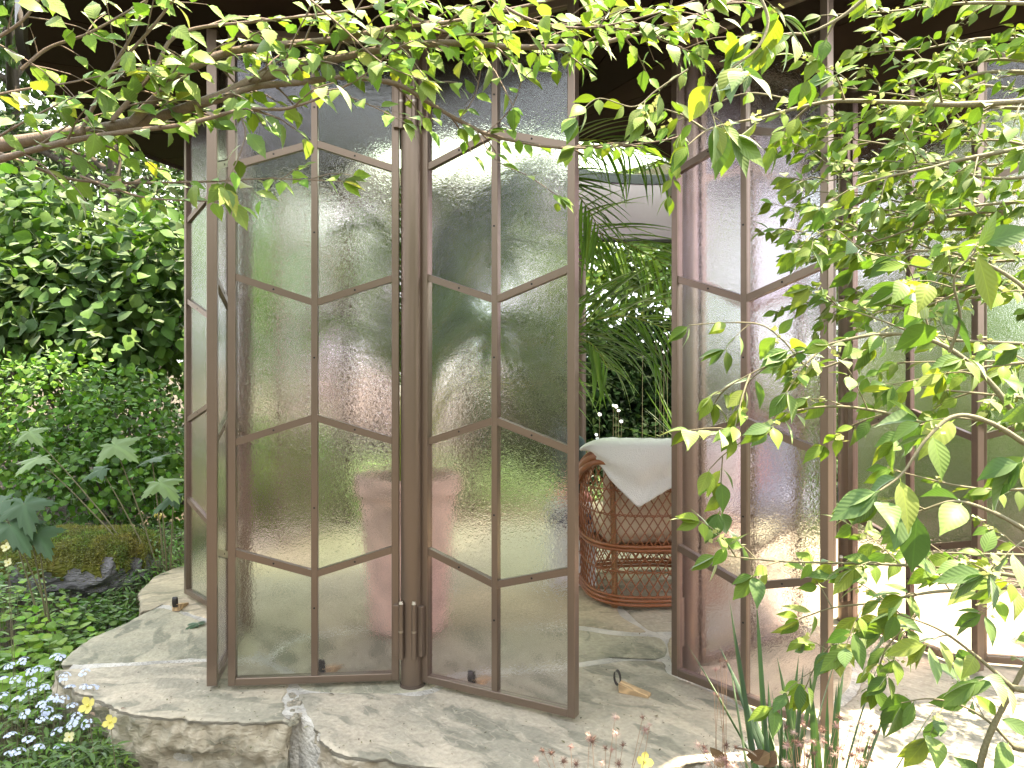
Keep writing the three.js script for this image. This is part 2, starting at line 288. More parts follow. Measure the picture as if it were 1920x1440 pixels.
function stoneGeo(px, thick, rough, seed) {
  const pts = px.map(([a, b]) => G(a, b)), n = rough > 0.02 ? 300 : 140, cr = new THREE.CatmullRomCurve3(pts, true, 'centripetal', 0.5), out = cr.getSpacedPoints(n).slice(0, n);
  const per = cr.getLength(), c = out.reduce((s, p) => s.add(p), V()).divideScalar(n), pos = [], uv = [], idx = [];
  const rows = [];                                           // [inset in metres, y, roughness of the outline]
  const side = 11; for (let i = 0; i <= side; i++) { const q = i / side, y = lerp(-thick, -0.028, q); rows.push([0.06 * (1 - q) * (1 - q) + 0.004, y, lerp(1.25, 0.7, q), 1]); }
  for (const r of [[0.002, -0.014, 0.5, 1], [0.006, -0.005, 0.35, 1], [0.014, -0.001, 0.2, 1], [0.022, 0, 0.1, 1]]) rows.push(r);
  for (const s of [0.96, 0.9, 0.8, 0.65, 0.45, 0.22]) rows.push([0.022, 0, 0, s]);
  rows.forEach(([ins, y, k, s], ri) => {
    for (let i = 0; i < n; i++) {
      const p = out[i], a = out[(i + n - 1) % n], b = out[(i + 1) % n], nx = -(b.z - a.z), nz = b.x - a.x, l = Math.hypot(nx, nz) || 1, sg = (nx * (p.x - c.x) + nz * (p.z - c.z)) > 0 ? 1 : -1;
      const arcl = i / n * per, lay = Math.floor(y * 26 + 1.2 * F2(arcl * 2.5 + seed, 3)), chip = F2(arcl * 5 + seed, y * 10), rid = Math.abs(F2(arcl * 8 + seed, y * 9 + 4));
      const wob = rough * k * (0.55 * F2(arcl * 3 + seed, y * 2) + 0.7 * chip - 1.2 * rid + 0.45 * n2(lay * 7.3 + seed, arcl * 2.2) + 0.35 * n2(arcl * 42, y * 60)), off = -ins + wob;
      let x = p.x + sg * nx / l * off, z = p.z + sg * nz / l * off;
      if (s < 1) { x = c.x + (x - c.x) * s; z = c.z + (z - c.z) * s; }
      const yy = y + (ri > 13 ? 0.0025 * F2(x * 2.2 + seed, z * 2.2) + 0.0015 : 0) + (ri < 12 && ri > 0 ? rough * 0.5 * k * n2(p.x * 20, p.z * 20 + ri) : 0);
      pos.push(x, Math.min(yy, 0.006), z); if (ri < 13) uv.push(arcl * 0.9 + 0.37, y * 1.6); else uv.push(x, z);
    }
  });
  const C = pos.length / 3; pos.push(c.x, 0, c.z); uv.push(c.x, c.z);
  for (let r = 0; r < rows.length - 1; r++) for (let i = 0; i < n; i++) { const j = (i + 1) % n, a = r * n + i, b = r * n + j, d = a + n, e = b + n; idx.push(a, b, d, b, e, d); }
  for (let i = 0; i < n; i++) idx.push((rows.length - 1) * n + i, (rows.length - 1) * n + (i + 1) % n, C);
  const area = out.reduce((s, p, i) => { const q = out[(i + 1) % n]; return s + p.x * q.z - q.x * p.z; }, 0);
  if (area > 0) for (let i = 0; i < idx.length; i += 3) [idx[i], idx[i + 1]] = [idx[i + 1], idx[i]];
  const g = new THREE.BufferGeometry(); g.setAttribute('position', new THREE.Float32BufferAttribute(pos, 3)); g.setAttribute('uv', new THREE.Float32BufferAttribute(uv, 2)); g.setIndex(idx); g.computeVertexNormals(); return g;
}
{
  const patio = thing('patio'); structure(patio);
  const S = [
    [[[543, 1296], [538, 1330], [545, 1352], [470, 1354], [400, 1352], [300, 1346], [230, 1332], [180, 1312], [140, 1298], [108, 1275], [100, 1257], [168, 1250], [280, 1244], [392, 1238], [500, 1242], [540, 1266]], 0.3, 0.035, 0],
    [[[168, 1246], [392, 1234], [478, 1230], [468, 1182], [390, 1165], [300, 1138], [264, 1151], [230, 1170], [160, 1200], [125, 1228], [112, 1244]], 0.3, 0.03, 1],
    [[[266, 1147], [300, 1134], [392, 1160], [440, 1152], [430, 1087], [352, 1058], [300, 1075], [266, 1100], [258, 1130]], 0.28, 0.03, 2],
    [[[558, 1300], [700, 1298], [800, 1300], [860, 1269], [1000, 1257], [1077, 1250], [1187, 1236], [1246, 1241], [1252, 1258], [1330, 1292], [1420, 1346], [1390, 1400], [1290, 1436], [1100, 1452], [870, 1443], [740, 1431], [640, 1413], [598, 1388], [578, 1354], [566, 1322]], 0.3, 0.035, 3],
    [[[566, 1292], [800, 1294], [852, 1263], [1000, 1251], [1077, 1244], [1187, 1229], [1244, 1233], [1241, 1195], [1160, 1190], [1077, 1179], [900, 1175], [700, 1180], [560, 1200], [506, 1236], [548, 1258]], 0.14, 0.012, 1],
    [[[1077, 1173], [1160, 1183], [1214, 1185], [1168, 1155], [1140, 1110], [1000, 1095], [850, 1110], [800, 1170]], 0.14, 0.012, 2],
    [[[1222, 1184], [1250, 1185], [1330, 1180], [1400, 1151], [1378, 1100], [1250, 1085], [1150, 1107], [1178, 1152]], 0.14, 0.012, 0],
    [[[1258, 1192], [1253, 1235], [1264, 1255], [1335, 1287], [1426, 1340], [1560, 1320], [1598, 1240], [1520, 1181], [1400, 1158], [1335, 1186]], 0.2, 0.012, 2],
    [[[1610, 1242], [1572, 1324], [1440, 1352], [1430, 1420], [1600, 1475], [1800, 1490], [2050, 1440], [2150, 1320], [1900, 1210], [1532, 1180]], 0.25, 0.02, 3],
    [[[445, 1152], [482, 1224], [500, 1230], [560, 1194], [700, 1175], [795, 1167], [845, 1107], [700, 1062], [437, 1087]], 0.14, 0.012, 3],
    [[[700, 1056], [850, 1105], [1000, 1090], [1140, 1105], [1248, 1080], [1258, 1010], [950, 980], [720, 1000]], 0.14, 0.012, 0],
    [[[1265, 1012], [1256, 1080], [1383, 1096], [1407, 1149], [1525, 1173], [1900, 1195], [1850, 1080], [1500, 1000]], 0.14, 0.012, 1],
    [[[360, 1056], [434, 1082], [690, 1053], [713, 998], [600, 980], [420, 1020]], 0.2, 0.012, 2],
  ];
  S.forEach(([px, th, ro, m], i) => mesh('flagstone', stoneGeo(px, th, ro, i * 7.3), M.stone[m], patio));
  const bed = new THREE.Shape(), o = [[560, 1340], [300, 1330], [190, 1300], [125, 1257], [180, 1200], [290, 1140], [275, 1110], [350, 1066], [430, 1020], [600, 986], [950, 984], [1500, 1004], [1840, 1084], [1890, 1200], [2100, 1310], [1900, 1420], [1440, 1425], [1280, 1425], [900, 1430], [640, 1398]].map(([a, b]) => G(a, b));
  o.forEach((p, i) => i ? bed.lineTo(p.x, -p.z) : bed.moveTo(p.x, -p.z));
  const bg = new THREE.ExtrudeGeometry(bed, { depth: 0.2, bevelEnabled: false }); bg.rotateX(-Math.PI / 2); bg.translate(0, -0.2035, 0);
  mesh('mortar_bed', bg, M.mortar, patio);
  // little stones set into the wide joint at the front
  rnd = RNG(13); const i_ = (x) => x % 4;
  for (const [x, y, s] of [[547, 1302, 0.022], [557, 1308, 0.014], [551, 1318, 0.026], [560, 1327, 0.012], [548, 1331, 0.016], [556, 1341, 0.024], [549, 1351, 0.015]]) {
    const q = G(x, y), g = new THREE.DodecahedronGeometry(s, 2), p = g.attributes.position, o = R(0, 50); for (let i = 0; i < p.count; i++) { const k = 1 + 0.45 * F2(p.getX(i) / s * 1.1 + o, p.getZ(i) / s * 1.1 + p.getY(i) / s); p.setXYZ(i, p.getX(i) * k * 1.25, p.getY(i) * 0.55 * k, p.getZ(i) * k * 0.9); }
    g.rotateY(R(0, 6));
    g.computeVertexNormals(); const m = mesh('joint_stone', g, M.stone[i_(x)], patio); m.position.set(q.x, -0.009, q.z);
  }
}

// ------------------------------------------------------------------ pavilion: roof, posts, curved fascia
const PC = V(0.16, 0, -4.87), RW = 2.75, CEIL = 2.75;
const pavilion = thing('garden_pavilion', 'round garden pavilion with dark flat roof on slim bronze posts', 'pavilion', PC);
{
  const hole = [-0.12, -1.5, 1.42];                           // the open rooflight, from the pavilion's centre
  const ev = new Evaluator(); ev.useGroups = false; ev.attributes = ['position', 'normal'];
  const cut = new Brush(new THREE.CylinderGeometry(hole[2], hole[2], 2, 48).translate(hole[0], CEIL, hole[1])); cut.updateMatrixWorld(true);
  const slab = new Brush(new THREE.CylinderGeometry(RW, RW, 0.2, 96).translate(0, CEIL + 0.125, 0)); slab.updateMatrixWorld(true);
  mesh('roof', ev.evaluate(slab, cut, SUBTRACTION).geometry, M.roof, pavilion);
  const eave = new THREE.CylinderGeometry(RW + 0.03, RW + 0.03, 0.26, 96, 1, true); eave.translate(0, CEIL + 0.12, 0);
  const eave2 = new THREE.CylinderGeometry(RW + 0.002, RW + 0.002, 0.26, 96, 1, true); eave2.translate(0, CEIL + 0.12, 0);
  mesh('eave_band', merge([eave]), M.bronzeDark, pavilion);
  const N = 28;
  for (let i = 0; i < N; i++) for (const [r0, r1] of [[0.06, 1.42], [1.428, RW - 0.02]]) {
    const a0 = i / N * 6.28319, a1 = (i + 1) / N * 6.28319, ga = 0.004 / r1, s = new THREE.Shape();
    s.absarc(0, 0, r1, a0 + ga, a1 - ga, false); s.absarc(0, 0, r0, a1 - Math.min(0.02, 0.004 / r0), a0 + Math.min(0.02, 0.004 / r0), true);
    const g = new THREE.ExtrudeGeometry(s, { depth: 0.02, bevelEnabled: false, curveSegments: 6 }); g.rotateX(-Math.PI / 2); g.translate(0, CEIL, 0);
    const mid = (a0 + a1) / 2, near = Math.hypot(r1 * Math.cos(mid) - hole[0], -r1 * Math.sin(mid) - hole[1]) < 2.4;
    let geo = g; if (near) { const b = new Brush(g); b.updateMatrixWorld(true); geo = ev.evaluate(b, cut, SUBTRACTION).geometry; }
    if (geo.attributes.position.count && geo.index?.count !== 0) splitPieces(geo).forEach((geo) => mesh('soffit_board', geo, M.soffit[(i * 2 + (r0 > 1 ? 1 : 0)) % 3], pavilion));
  }
  const kerb = new THREE.CylinderGeometry(hole[2] + 0.001, hole[2] + 0.001, 0.34, 48, 1, true); kerb.translate(hole[0], CEIL + 0.16, hole[1]);
  mesh('rooflight_lining', kerb, M.bronzeDark, pavilion);
  const pane = new THREE.CylinderGeometry(hole[2] + 0.02, hole[2] + 0.02, 0.01, 48); pane.translate(hole[0], CEIL + 0.4, hole[1]);
  mesh('rooflight_pane', pane, std(0.74, 0.84, 0.75, { roughness: 0.8, transmission: 1, thickness: 0 }), pavilion);
  const posts = [[-0.402, 3.1], [-1.315, 3.755], [0.745, 3.25], [1.688, 3.865], [2.04, 4.95], [1.5, 6.17], [0.6, 6.7], [-0.36, 6.68], [-1.3, 6.08], [-1.72, 4.9]];
  posts.forEach(([x, d], i) => {
    const r = 0.0455, g = new THREE.CylinderGeometry(r, r, CEIL, 40, 1); g.translate(x - PC.x, CEIL / 2, -d - PC.z);
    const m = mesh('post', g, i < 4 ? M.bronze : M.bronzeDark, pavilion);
    const f = new THREE.CylinderGeometry(r + 0.004, r + 0.006, 0.012, 40); f.translate(x - PC.x, 0.006, -d - PC.z);
    mesh('foot_plate', f, M.bronzeDark, m);
  });
  // curved pale fascia inside the rooflight's far side
  const arc = (r0, r1, y0, y1) => { const s = new THREE.Shape(); s.absarc(0, 0, r1, 1.15, 2.7, false); s.absarc(0, 0, r0, 2.7, 1.15, true); const g = new THREE.ExtrudeGeometry(s, { depth: y1 - y0, bevelEnabled: true, bevelSize: 0.004, bevelThickness: 0.004, bevelSegments: 1, curveSegments: 40 }); g.rotateX(-Math.PI / 2); g.translate(1.09, y0, -0.83); return g; };
  const fa = mesh('curved_fascia', arc(1.15, 1.2, 2.4, 2.885), M.fascia, pavilion);
  mesh('trim', arc(1.135, 1.21, 2.89, 2.97), M.fasciaTrim, fa);
  mesh('trim', arc(1.14, 1.205, 2.375, 2.392), M.dark, fa);
}

// ------------------------------------------------------------------ glazed door panels
const PW = 0.672, PH = 2.6, PT = 0.04, SW = 0.03, BW = 0.028;
const EDGE = [0.525, 0.965, 1.62, 2.065], MID = [0.437, 1.057, 1.523, 2.155];
const panelGeo = {};
{
  panelGeo.stile = rbox(SW, PH, PT, 0.0035); panelGeo.rail = rbox(PW - 2 * SW + 0.002, SW, PT - 0.002, 0.003); panelGeo.mullion = rbox(0.026, PH - 2 * SW + 0.002, PT - 0.008, 0.003);
  const x0 = SW - 0.001, x1 = PW / 2 - 0.012;
  const poly = (p, depth) => { const s = new THREE.Shape(); p.forEach(([x, y], i) => i ? s.lineTo(x, y) : s.moveTo(x, y)); const g = new THREE.ExtrudeGeometry(s, { depth, bevelEnabled: false }); return g.translate(0, 0, -depth / 2); };
  panelGeo.bars = []; panelGeo.panes = []; panelGeo.screws = [];
  for (const side of [0, 1]) {
    const X = (x) => side ? PW - x : x, fix = (p) => side ? p.reverse() : p, col = [];
    for (let i = 0; i < 4; i++) {
      panelGeo.bars.push(poly(fix([[X(x0), EDGE[i] - BW / 2], [X(x1), MID[i] - BW / 2], [X(x1), MID[i] + BW / 2], [X(x0), EDGE[i] + BW / 2]]), PT - 0.012));
      const c = new THREE.CylinderGeometry(0.004, 0.004, 0.003, 10); c.rotateX(Math.PI / 2); c.translate(X((x0 + x1) / 2), (EDGE[i] + MID[i]) / 2, (PT - 0.012) / 2); c.boundingSphereZ = (PT - 0.012) / 2; panelGeo.screws.push(c);
    }
    const lo = [SW, ...EDGE.map((e) => e + BW / 2)], hi = [...EDGE.map((e) => e - BW / 2), PH - SW], lm = [SW, ...MID.map((e) => e + BW / 2)], hm = [...MID.map((e) => e - BW / 2), PH - SW];
    for (let i = 0; i < 5; i++) panelGeo.panes.push(poly(fix([[X(x0 - 0.004), lo[i] - 0.004], [X(x1 + 0.004), lm[i] - 0.004], [X(x1 + 0.004), hm[i] + 0.004], [X(x0 - 0.004), hi[i] + 0.004]]), 0.007));
  }
  for (const y of [0.3, 0.7, 1.3, 1.8, 2.3]) { const c = new THREE.CylinderGeometry(0.004, 0.004, 0.003, 10); c.rotateX(Math.PI / 2); c.translate(PW / 2, y, (PT - 0.008) / 2); c.boundingSphereZ = (PT - 0.008) / 2; panelGeo.screws.push(c); }
  panelGeo.screw = merge([...panelGeo.screws, ...panelGeo.screws.map((g) => g.clone().translate(0, 0, -2 * g.boundingSphereZ))]);
  panelGeo.knuckle = new THREE.CylinderGeometry(0.0105, 0.0105, 0.104, 20); panelGeo.cap = new THREE.CylinderGeometry(0.007, 0.0105, 0.012, 20); panelGeo.leaf = rbox(0.026, 0.2, 0.024, 0.002); panelGeo.ring = new THREE.CylinderGeometry(0.0112, 0.0112, 0.008, 20);
}
// hinge end and free end in plan [x, depth]; face = which side of the panel carries the hinge
function glazedPanel(label, [hx, hd], [fx, fd], face = 1, shift = 0, hinges = true) {
  const t = thing('glazed_door_panel', label, 'door panel', V(hx, 0.02, -hd), Math.atan2(fd - hd, fx - hx), 'bronze framed glass door panels round the pavilion');
  const add = (n, g, m, x = 0, y = 0, z = 0, p = t) => { const o = mesh(n, g, m, p); o.position.set(x, y, z); return o; };
  add('stile', panelGeo.stile, M.bronze, SW / 2, PH / 2); add('stile', panelGeo.stile, M.bronze, PW - SW / 2, PH / 2);
  add('rail', panelGeo.rail, M.bronze, PW / 2, SW / 2); add('rail', panelGeo.rail, M.bronze, PW / 2, PH - SW / 2);
  add('mullion', panelGeo.mullion, M.bronze, PW / 2, PH / 2);
  panelGeo.bars.forEach((g) => add('glazing_bar', g, M.bronze));
  panelGeo.panes.forEach((g, i) => add('glass_pane', g, M.glass[shift < 0 ? 1 : (i * 2 + shift + (i > 4 ? 1 : 0)) % 3]));
  stuff(add('screw', panelGeo.screw, M.dark));
  if (hinges) for (const y of [0.21, 2.32]) {
    const h = add('hinge', panelGeo.leaf, M.bronze, 0.008, y, face * (PT / 2 + 0.012));
    add('knuckle', panelGeo.knuckle, M.bronze, -0.018, 0.056, face * 0.022, h); add('knuckle', panelGeo.knuckle, M.bronze, -0.018, -0.056, face * 0.022, h);
    add('ring', panelGeo.ring, M.steel, -0.018, 0, face * 0.022, h); add('pin_cap', panelGeo.cap, M.steel, -0.018, 0.115, face * 0.022, h);
  }
  return t;
}
glazedPanel('bronze framed textured glass panel left of the round post, almost facing the camera', [-0.456, 3.112], [-1.139, 3.055], -1, 0);
glazedPanel('textured glass panel right of the round post, swung out towards the camera', [-0.355, 3.098], [0.213, 2.787], 1, 1);
glazedPanel('narrow edge-on glass panel close beside the wide facing panel', [-1.3, 3.70], [-1.19, 3.055], 1, 2);
glazedPanel('farthest left glass panel seen at a steep angle before the hedge', [-1.345, 3.785], [-1.80, 4.27], -1, 0);
glazedPanel('dark framed glass panel right of the rattan chair, swung outwards', [0.668, 3.165], [1.1, 2.65], -1, 1);
glazedPanel('closed glass panel behind the swung out panel right of the chair', [0.795, 3.275], [1.36, 3.63], 1, 2, false);
glazedPanel('lilac tinted glass panel behind the spindle shrub leaves, standing open', [1.675, 3.80], [1.93, 3.215], 1, -1);
glazedPanel('pale glass panel at the far right behind the foliage', [2.0, 3.30], [2.66, 3.16], 1, 1);
glazedPanel('closed glass panel at the back of the pavilion, left of the palm', [-0.42, 6.63], [-1.0, 6.29], 1, 2, false);
glazedPanel('closed glass panel at the back left corner of the pavilion', [-1.38, 5.98], [-1.63, 5.36], 1, 0, false);

// ------------------------------------------------------------------ terracotta pot with palm
rnd = RNG(23);
const POT = V(-0.51, 0, -3.78);
{
  const t = thing('plant_pot', 'tall tapered terracotta pot holding the palm behind the glass', 'plant pot', POT);
  const prof = [[0, 0.004], [0.172, 0.004], [0.185, 0.012], [0.19, 0.04], [0.2, 0.2], [0.215, 0.42], [0.23, 0.62], [0.236, 0.66]].map(([x, y]) => new THREE.Vector2(x, y));
  const rim = [[0.236, 0.66], [0.252, 0.662], [0.258, 0.672], [0.258, 0.74], [0.252, 0.752], [0.236, 0.754], [0.225, 0.745], [0.22, 0.66]].map(([x, y]) => new THREE.Vector2(x, y));
  mesh('pot', new THREE.LatheGeometry(prof, 64), M.terracotta, t); mesh('rim', new THREE.LatheGeometry(rim, 64), M.terracotta, t);
  const s = new THREE.CylinderGeometry(0.222, 0.222, 0.02, 40); s.translate(0, 0.69, 0); mesh('potting_soil', s, M.soil, t);
}
{
  const t = thing('potted_palm', 'feathery green palm growing from the tall terracotta pot', 'palm', POT.clone().setY(0.7));
  const mats = [leafMat(0.2, 0.4, 0.03, 0.47, 0.3), leafMat(0.27, 0.46, 0.03, 0.5, 0.3), leafMat(0.15, 0.31, 0.025, 0.42, 0.35)];
  const petiole = std(0.3, 0.32, 0.05, { roughness: 0.5 });
  const lg = leafGeo({ w: 0.062, seg: 8, fold: 0.7, curl: 0.25, peak: 0.3, tip: 0.9, stalk: 0.01 });
  const lg2 = leafGeo({ w: 0.07, seg: 8, fold: 0.6, curl: 0.5, peak: 0.3, tip: 0.9, stalk: 0.01 });
  const fronds = [                                            // world points of each midrib, leaflet length, own leaflets?
    [[[-0.5, 0.7, -3.8], [-0.2, 1.35, -3.86], P(1010, 640, 3.9), P(1080, 610, 3.85), P(1165, 592, 3.8), P(1262, 620, 3.7)], 0.42, 1, 0.45],
    [[[-0.5, 0.7, -3.8], [-0.3, 1.5, -3.9], P(980, 400, 4.0), P(1040, 330, 4.0), P(1095, 380, 3.9), P(1130, 445, 3.8)], 0.34, 1, 0.5],
    [[[-0.5, 0.7, -3.8], [-0.28, 1.5, -4.0], P(960, 470, 4.25), P(1070, 430, 4.3), P(1160, 450, 4.2), P(1255, 500, 4.1)], 0.42, 1, 0.45],
    [[[-0.5, 0.7, -3.8], [-0.25, 1.2, -3.85], P(1010, 720, 3.9), P(1075, 640, 3.8), P(1110, 645, 3.72), P(1140, 690, 3.66)], 0.3, 1, 0.5],
    [[[-0.5, 0.7, -3.8], [-0.33, 1.7, -4.0], P(940, 350, 4.2), P(1040, 270, 4.2), P(1140, 265, 4.1), P(1240, 310, 4.0)], 0.33, 1, 0.55],
    [[[-0.5, 0.7, -3.8], [-0.45, 1.4, -3.95], P(850, 420, 4.15), P(850, 330, 4.3), P(880, 300, 4.4)], 0.34, 0, 0.35],
    [[[-0.5, 0.7, -3.8], [-0.5, 1.3, -3.85], P(770, 500, 4.0), P(720, 430, 4.0), P(660, 420, 3.95)], 0.34, 0, 0.35],
    [[[-0.5, 0.7, -3.8], [-0.46, 1.3, -3.7], P(860, 560, 3.6), P(900, 470, 3.55), P(960, 450, 3.5)], 0.32, 0, 0.35],
    [[[-0.5, 0.7, -3.8], [-0.55, 1.2, -4.0], P(700, 640, 4.2), P(640, 600, 4.3), P(590, 620, 4.35)], 0.3, 0, 0.35],
    [[[-0.5, 0.7, -3.8], [-0.44, 1.2, -3.75], P(850, 640, 3.7), P(900, 610, 3.65), P(950, 640, 3.6)], 0.28, 0, 0.35],
    [[[-0.5, 0.7, -3.8], [-0.4, 1.55, -4.1], P(900, 380, 4.5), P(960, 330, 4.6), P(1010, 350, 4.7)], 0.34, 0, 0.35],
  ];
  for (let i = 0; i < 11; i++) { const tx = R(790, 960), ty = R(330, 620), d = R(3.75, 4.4), q = P(tx, ty, d), m = V(-0.5, 0.75, -3.8).lerp(q, 0.5).add(V(-0.06, 0.25, 0)), e = q.clone().add(V(R(0.08, 0.24), R(-0.2, 0.05), R(-0.15, 0.15))); fronds.push([[[-0.5 + R(-0.08, 0.08), 0.7, -3.8 + R(-0.08, 0.08)], m, q, e], 0.36, 0, 0.4]); }
  let singles = 0;
  for (const [pts, ll, own, from] of fronds) {
    const g = taperTube(pts.map((p) => p.isVector3 ? p : V(...p)), 0.012, 0.002, 6, 6), c = g.userData.curve, f = worldPart('frond', g, petiole, t);
    const n = own ? 29 : 34, rest = [];
    for (let i = 0; i < n; i++) for (const s of [-1, 1]) {
      const u = from + (1 - from) * (i + 0.5 * (s > 0)) / n, p = c.getPointAt(Math.min(u, 0.999)), tg = c.getTangentAt(Math.min(u, 0.999)), side = tg.clone().cross(own ? V(0, 0.4, 0.92) : UPV).normalize().multiplyScalar(s);
      const k = (i / n), dir = tg.clone().multiplyScalar(0.75 + k * 0.6).addScaledVector(side, 0.85).addScaledVector(UPV, 0.25 - 0.45 * k + R(-0.12, 0.12)).add(rv(0.09)), size = ll * (0.55 + 1.1 * Math.sin(Math.PI * clamp(0.2 + 0.72 * k, 0, 1)) * 0.55) * R(0.85, 1.1);
      const m = leafMatrix(p, dir, UPV.clone().add(rv(0.3)), size);
      if (own && singles < 300) { const l = mesh('leaflet', rnd() < 0.4 ? lg2 : lg, pick(mats), f); l.applyMatrix4(m); singles++; } else rest.push(lg.clone().applyMatrix4(m));
    }
    if (rest.length) stuff(mesh('leaflet', merge(rest), pick(mats), f));
  }
}

// ------------------------------------------------------------------ rattan chair with cream cushion and throw
rnd = RNG(31);
const CH = V(0.79, 0, -4.42);
const chairR = (th, y) => { const k = smooth(y, 0.1, 0.85), rx = 0.385 + 0.025 * k, rz = 0.385 + 0.03 * k, e = 3.1, c = Math.abs(Math.sin(th)), s = Math.abs(Math.cos(th)), r = Math.pow(Math.pow(c / rx, e) + Math.pow(s / rz, e), -1 / e); return V(Math.sin(th) * r, y, Math.cos(th) * r); };   // th = 0 is the back, which faces the camera
const chairTop = (th) => { const a = Math.abs(th); return 0.83 - 0.2 * smooth(a, 0.75, 1.75); };
{
  const t = thing('rattan_armchair', 'brown rattan tub armchair with diamond lattice, seen from behind', 'armchair', CH, 0.1);
  const ring = (y, r, a0, a1, n = 60, closed = false, out = 0) => { const p = []; for (let i = 0; i <= n; i++) { const th = lerp(a0, a1, i / n), q = chairR(th, typeof y === 'function' ? y(th) : y); const l = Math.hypot(q.x, q.z); q.x *= 1 + out / l; q.z *= 1 + out / l; p.push(q); } return new THREE.TubeGeometry(new THREE.CatmullRomCurve3(closed ? p.slice(0, -1) : p, closed), n * 2, r, 7, closed); };
  const lat = [], N = 56, A = 1.95;
  for (let i = 0; i < N; i++) for (const s of [-1, 1]) {     // back and arms
    const th0 = -Math.PI + i / N * 2 * Math.PI, p = [];
    for (let k = 0; k <= 16; k++) { const y = 0.335 + 0.5 * k / 16, th = th0 + s * (y - 0.335) * 1.5; if (Math.abs(th) > A || y > chairTop(th)) { continue; } const q = chairR(th, y); const l = Math.hypot(q.x, q.z), o = s * 0.003; q.x *= 1 + o / l; q.z *= 1 + o / l; p.push(q); }
    if (p.length > 2) lat.push(new THREE.TubeGeometry(new THREE.CatmullRomCurve3(p), p.length * 2, 0.0036, 5));
    const b = []; for (let k = 0; k <= 8; k++) { const y = 0.05 + 0.285 * k / 8, th = th0 + s * (y - 0.05) * 1.5, q = chairR(th, y); const l = Math.hypot(q.x, q.z), o = s * 0.003; q.x *= 1 + o / l; q.z *= 1 + o / l; b.push(q); }
    lat.push(new THREE.TubeGeometry(new THREE.CatmullRomCurve3(b), 10, 0.0036, 5));
  }
  const lm = stuff(mesh('wicker_lattice', merge(lat), M.rattan, t));
  mesh('seat_band', merge([ring(0.335, 0.009, -Math.PI, Math.PI, 60, true, 0.006), ring(0.315, 0.009, -Math.PI, Math.PI, 60, true, 0.006)]), M.rattan, t);
  mesh('base_band', merge([ring(0.05, 0.01, -Math.PI, Math.PI, 60, true, 0.006), ring(0.029, 0.009, -Math.PI, Math.PI, 60, true, 0.008), ring(0.07, 0.007, -Math.PI, Math.PI, 60, true, 0.006)]), M.rattan, t);
  for (const y of [0.2, 0.5, 0.63]) {                        // twisted stringers
    const a = y > 0.3 ? 1.9 : Math.PI, g = []; for (const ph of [0, Math.PI]) { const p = []; for (let i = 0; i <= 160; i++) { const th = lerp(-a, a, i / 160), q = chairR(th, y + 0.005 * Math.sin(i * 1.2 + ph)), l = Math.hypot(q.x, q.z), o = 0.006 + 0.004 * Math.cos(i * 1.2 + ph); q.x *= 1 + o / l; q.z *= 1 + o / l; p.push(q); } g.push(new THREE.TubeGeometry(new THREE.CatmullRomCurve3(p), 240, 0.0032, 5)); }
    mesh('stringer', merge(g), M.rattan, t);
  }
  for (const th of [-1.9, -0.72, 0.72, 1.9]) {               // bamboo uprights with a ball foot each
    const top = chairTop(th), p = [0.02, 0.2, 0.34, 0.5, top - 0.02].map((y) => { const q = chairR(th, y), l = Math.hypot(q.x, q.z); q.x *= 1 - 0.012 / l; q.z *= 1 - 0.012 / l; return q; });
    const u = mesh('upright', taperTube(p, 0.017, 0.015, 10, 4), M.bamboo, t); const q = p[0], s = new THREE.SphereGeometry(0.024, 16, 10); s.scale(1, 0.9, 1); s.translate(q.x, 0.021, q.z); mesh('foot', s, M.bamboo, u);
  }
  const roll = []; for (const [o, dy, r] of [[0.0, 0, 0.03], [0.028, -0.018, 0.022], [-0.028, -0.016, 0.022], [0.04, -0.05, 0.016]]) roll.push(ring((th) => chairTop(th) + dy, r, -1.95, 1.95, 70, false, o));
  mesh('rolled_top', merge(roll), M.rattan, t);
  const braid = []; for (const ph of [0, 2.1, 4.2]) { const p = []; for (let i = 0; i <= 300; i++) { const th = lerp(-1.95, 1.95, i / 300), q = chairR(th, chairTop(th) + 0.032 * Math.sin(i * 0.9 + ph) - 0.004), l = Math.hypot(q.x, q.z), o = 0.04 * Math.cos(i * 0.9 + ph); q.x *= 1 + o / l; q.z *= 1 + o / l; p.push(q); } braid.push(new THREE.TubeGeometry(new THREE.CatmullRomCurve3(p), 600, 0.006, 5)); }
  mesh('braid', merge(braid), M.rattan, t);
  const deck = new THREE.CylinderGeometry(0.35, 0.35, 0.03, 40); deck.translate(0, 0.3, 0); mesh('seat_deck', deck, M.rattan, t);
}
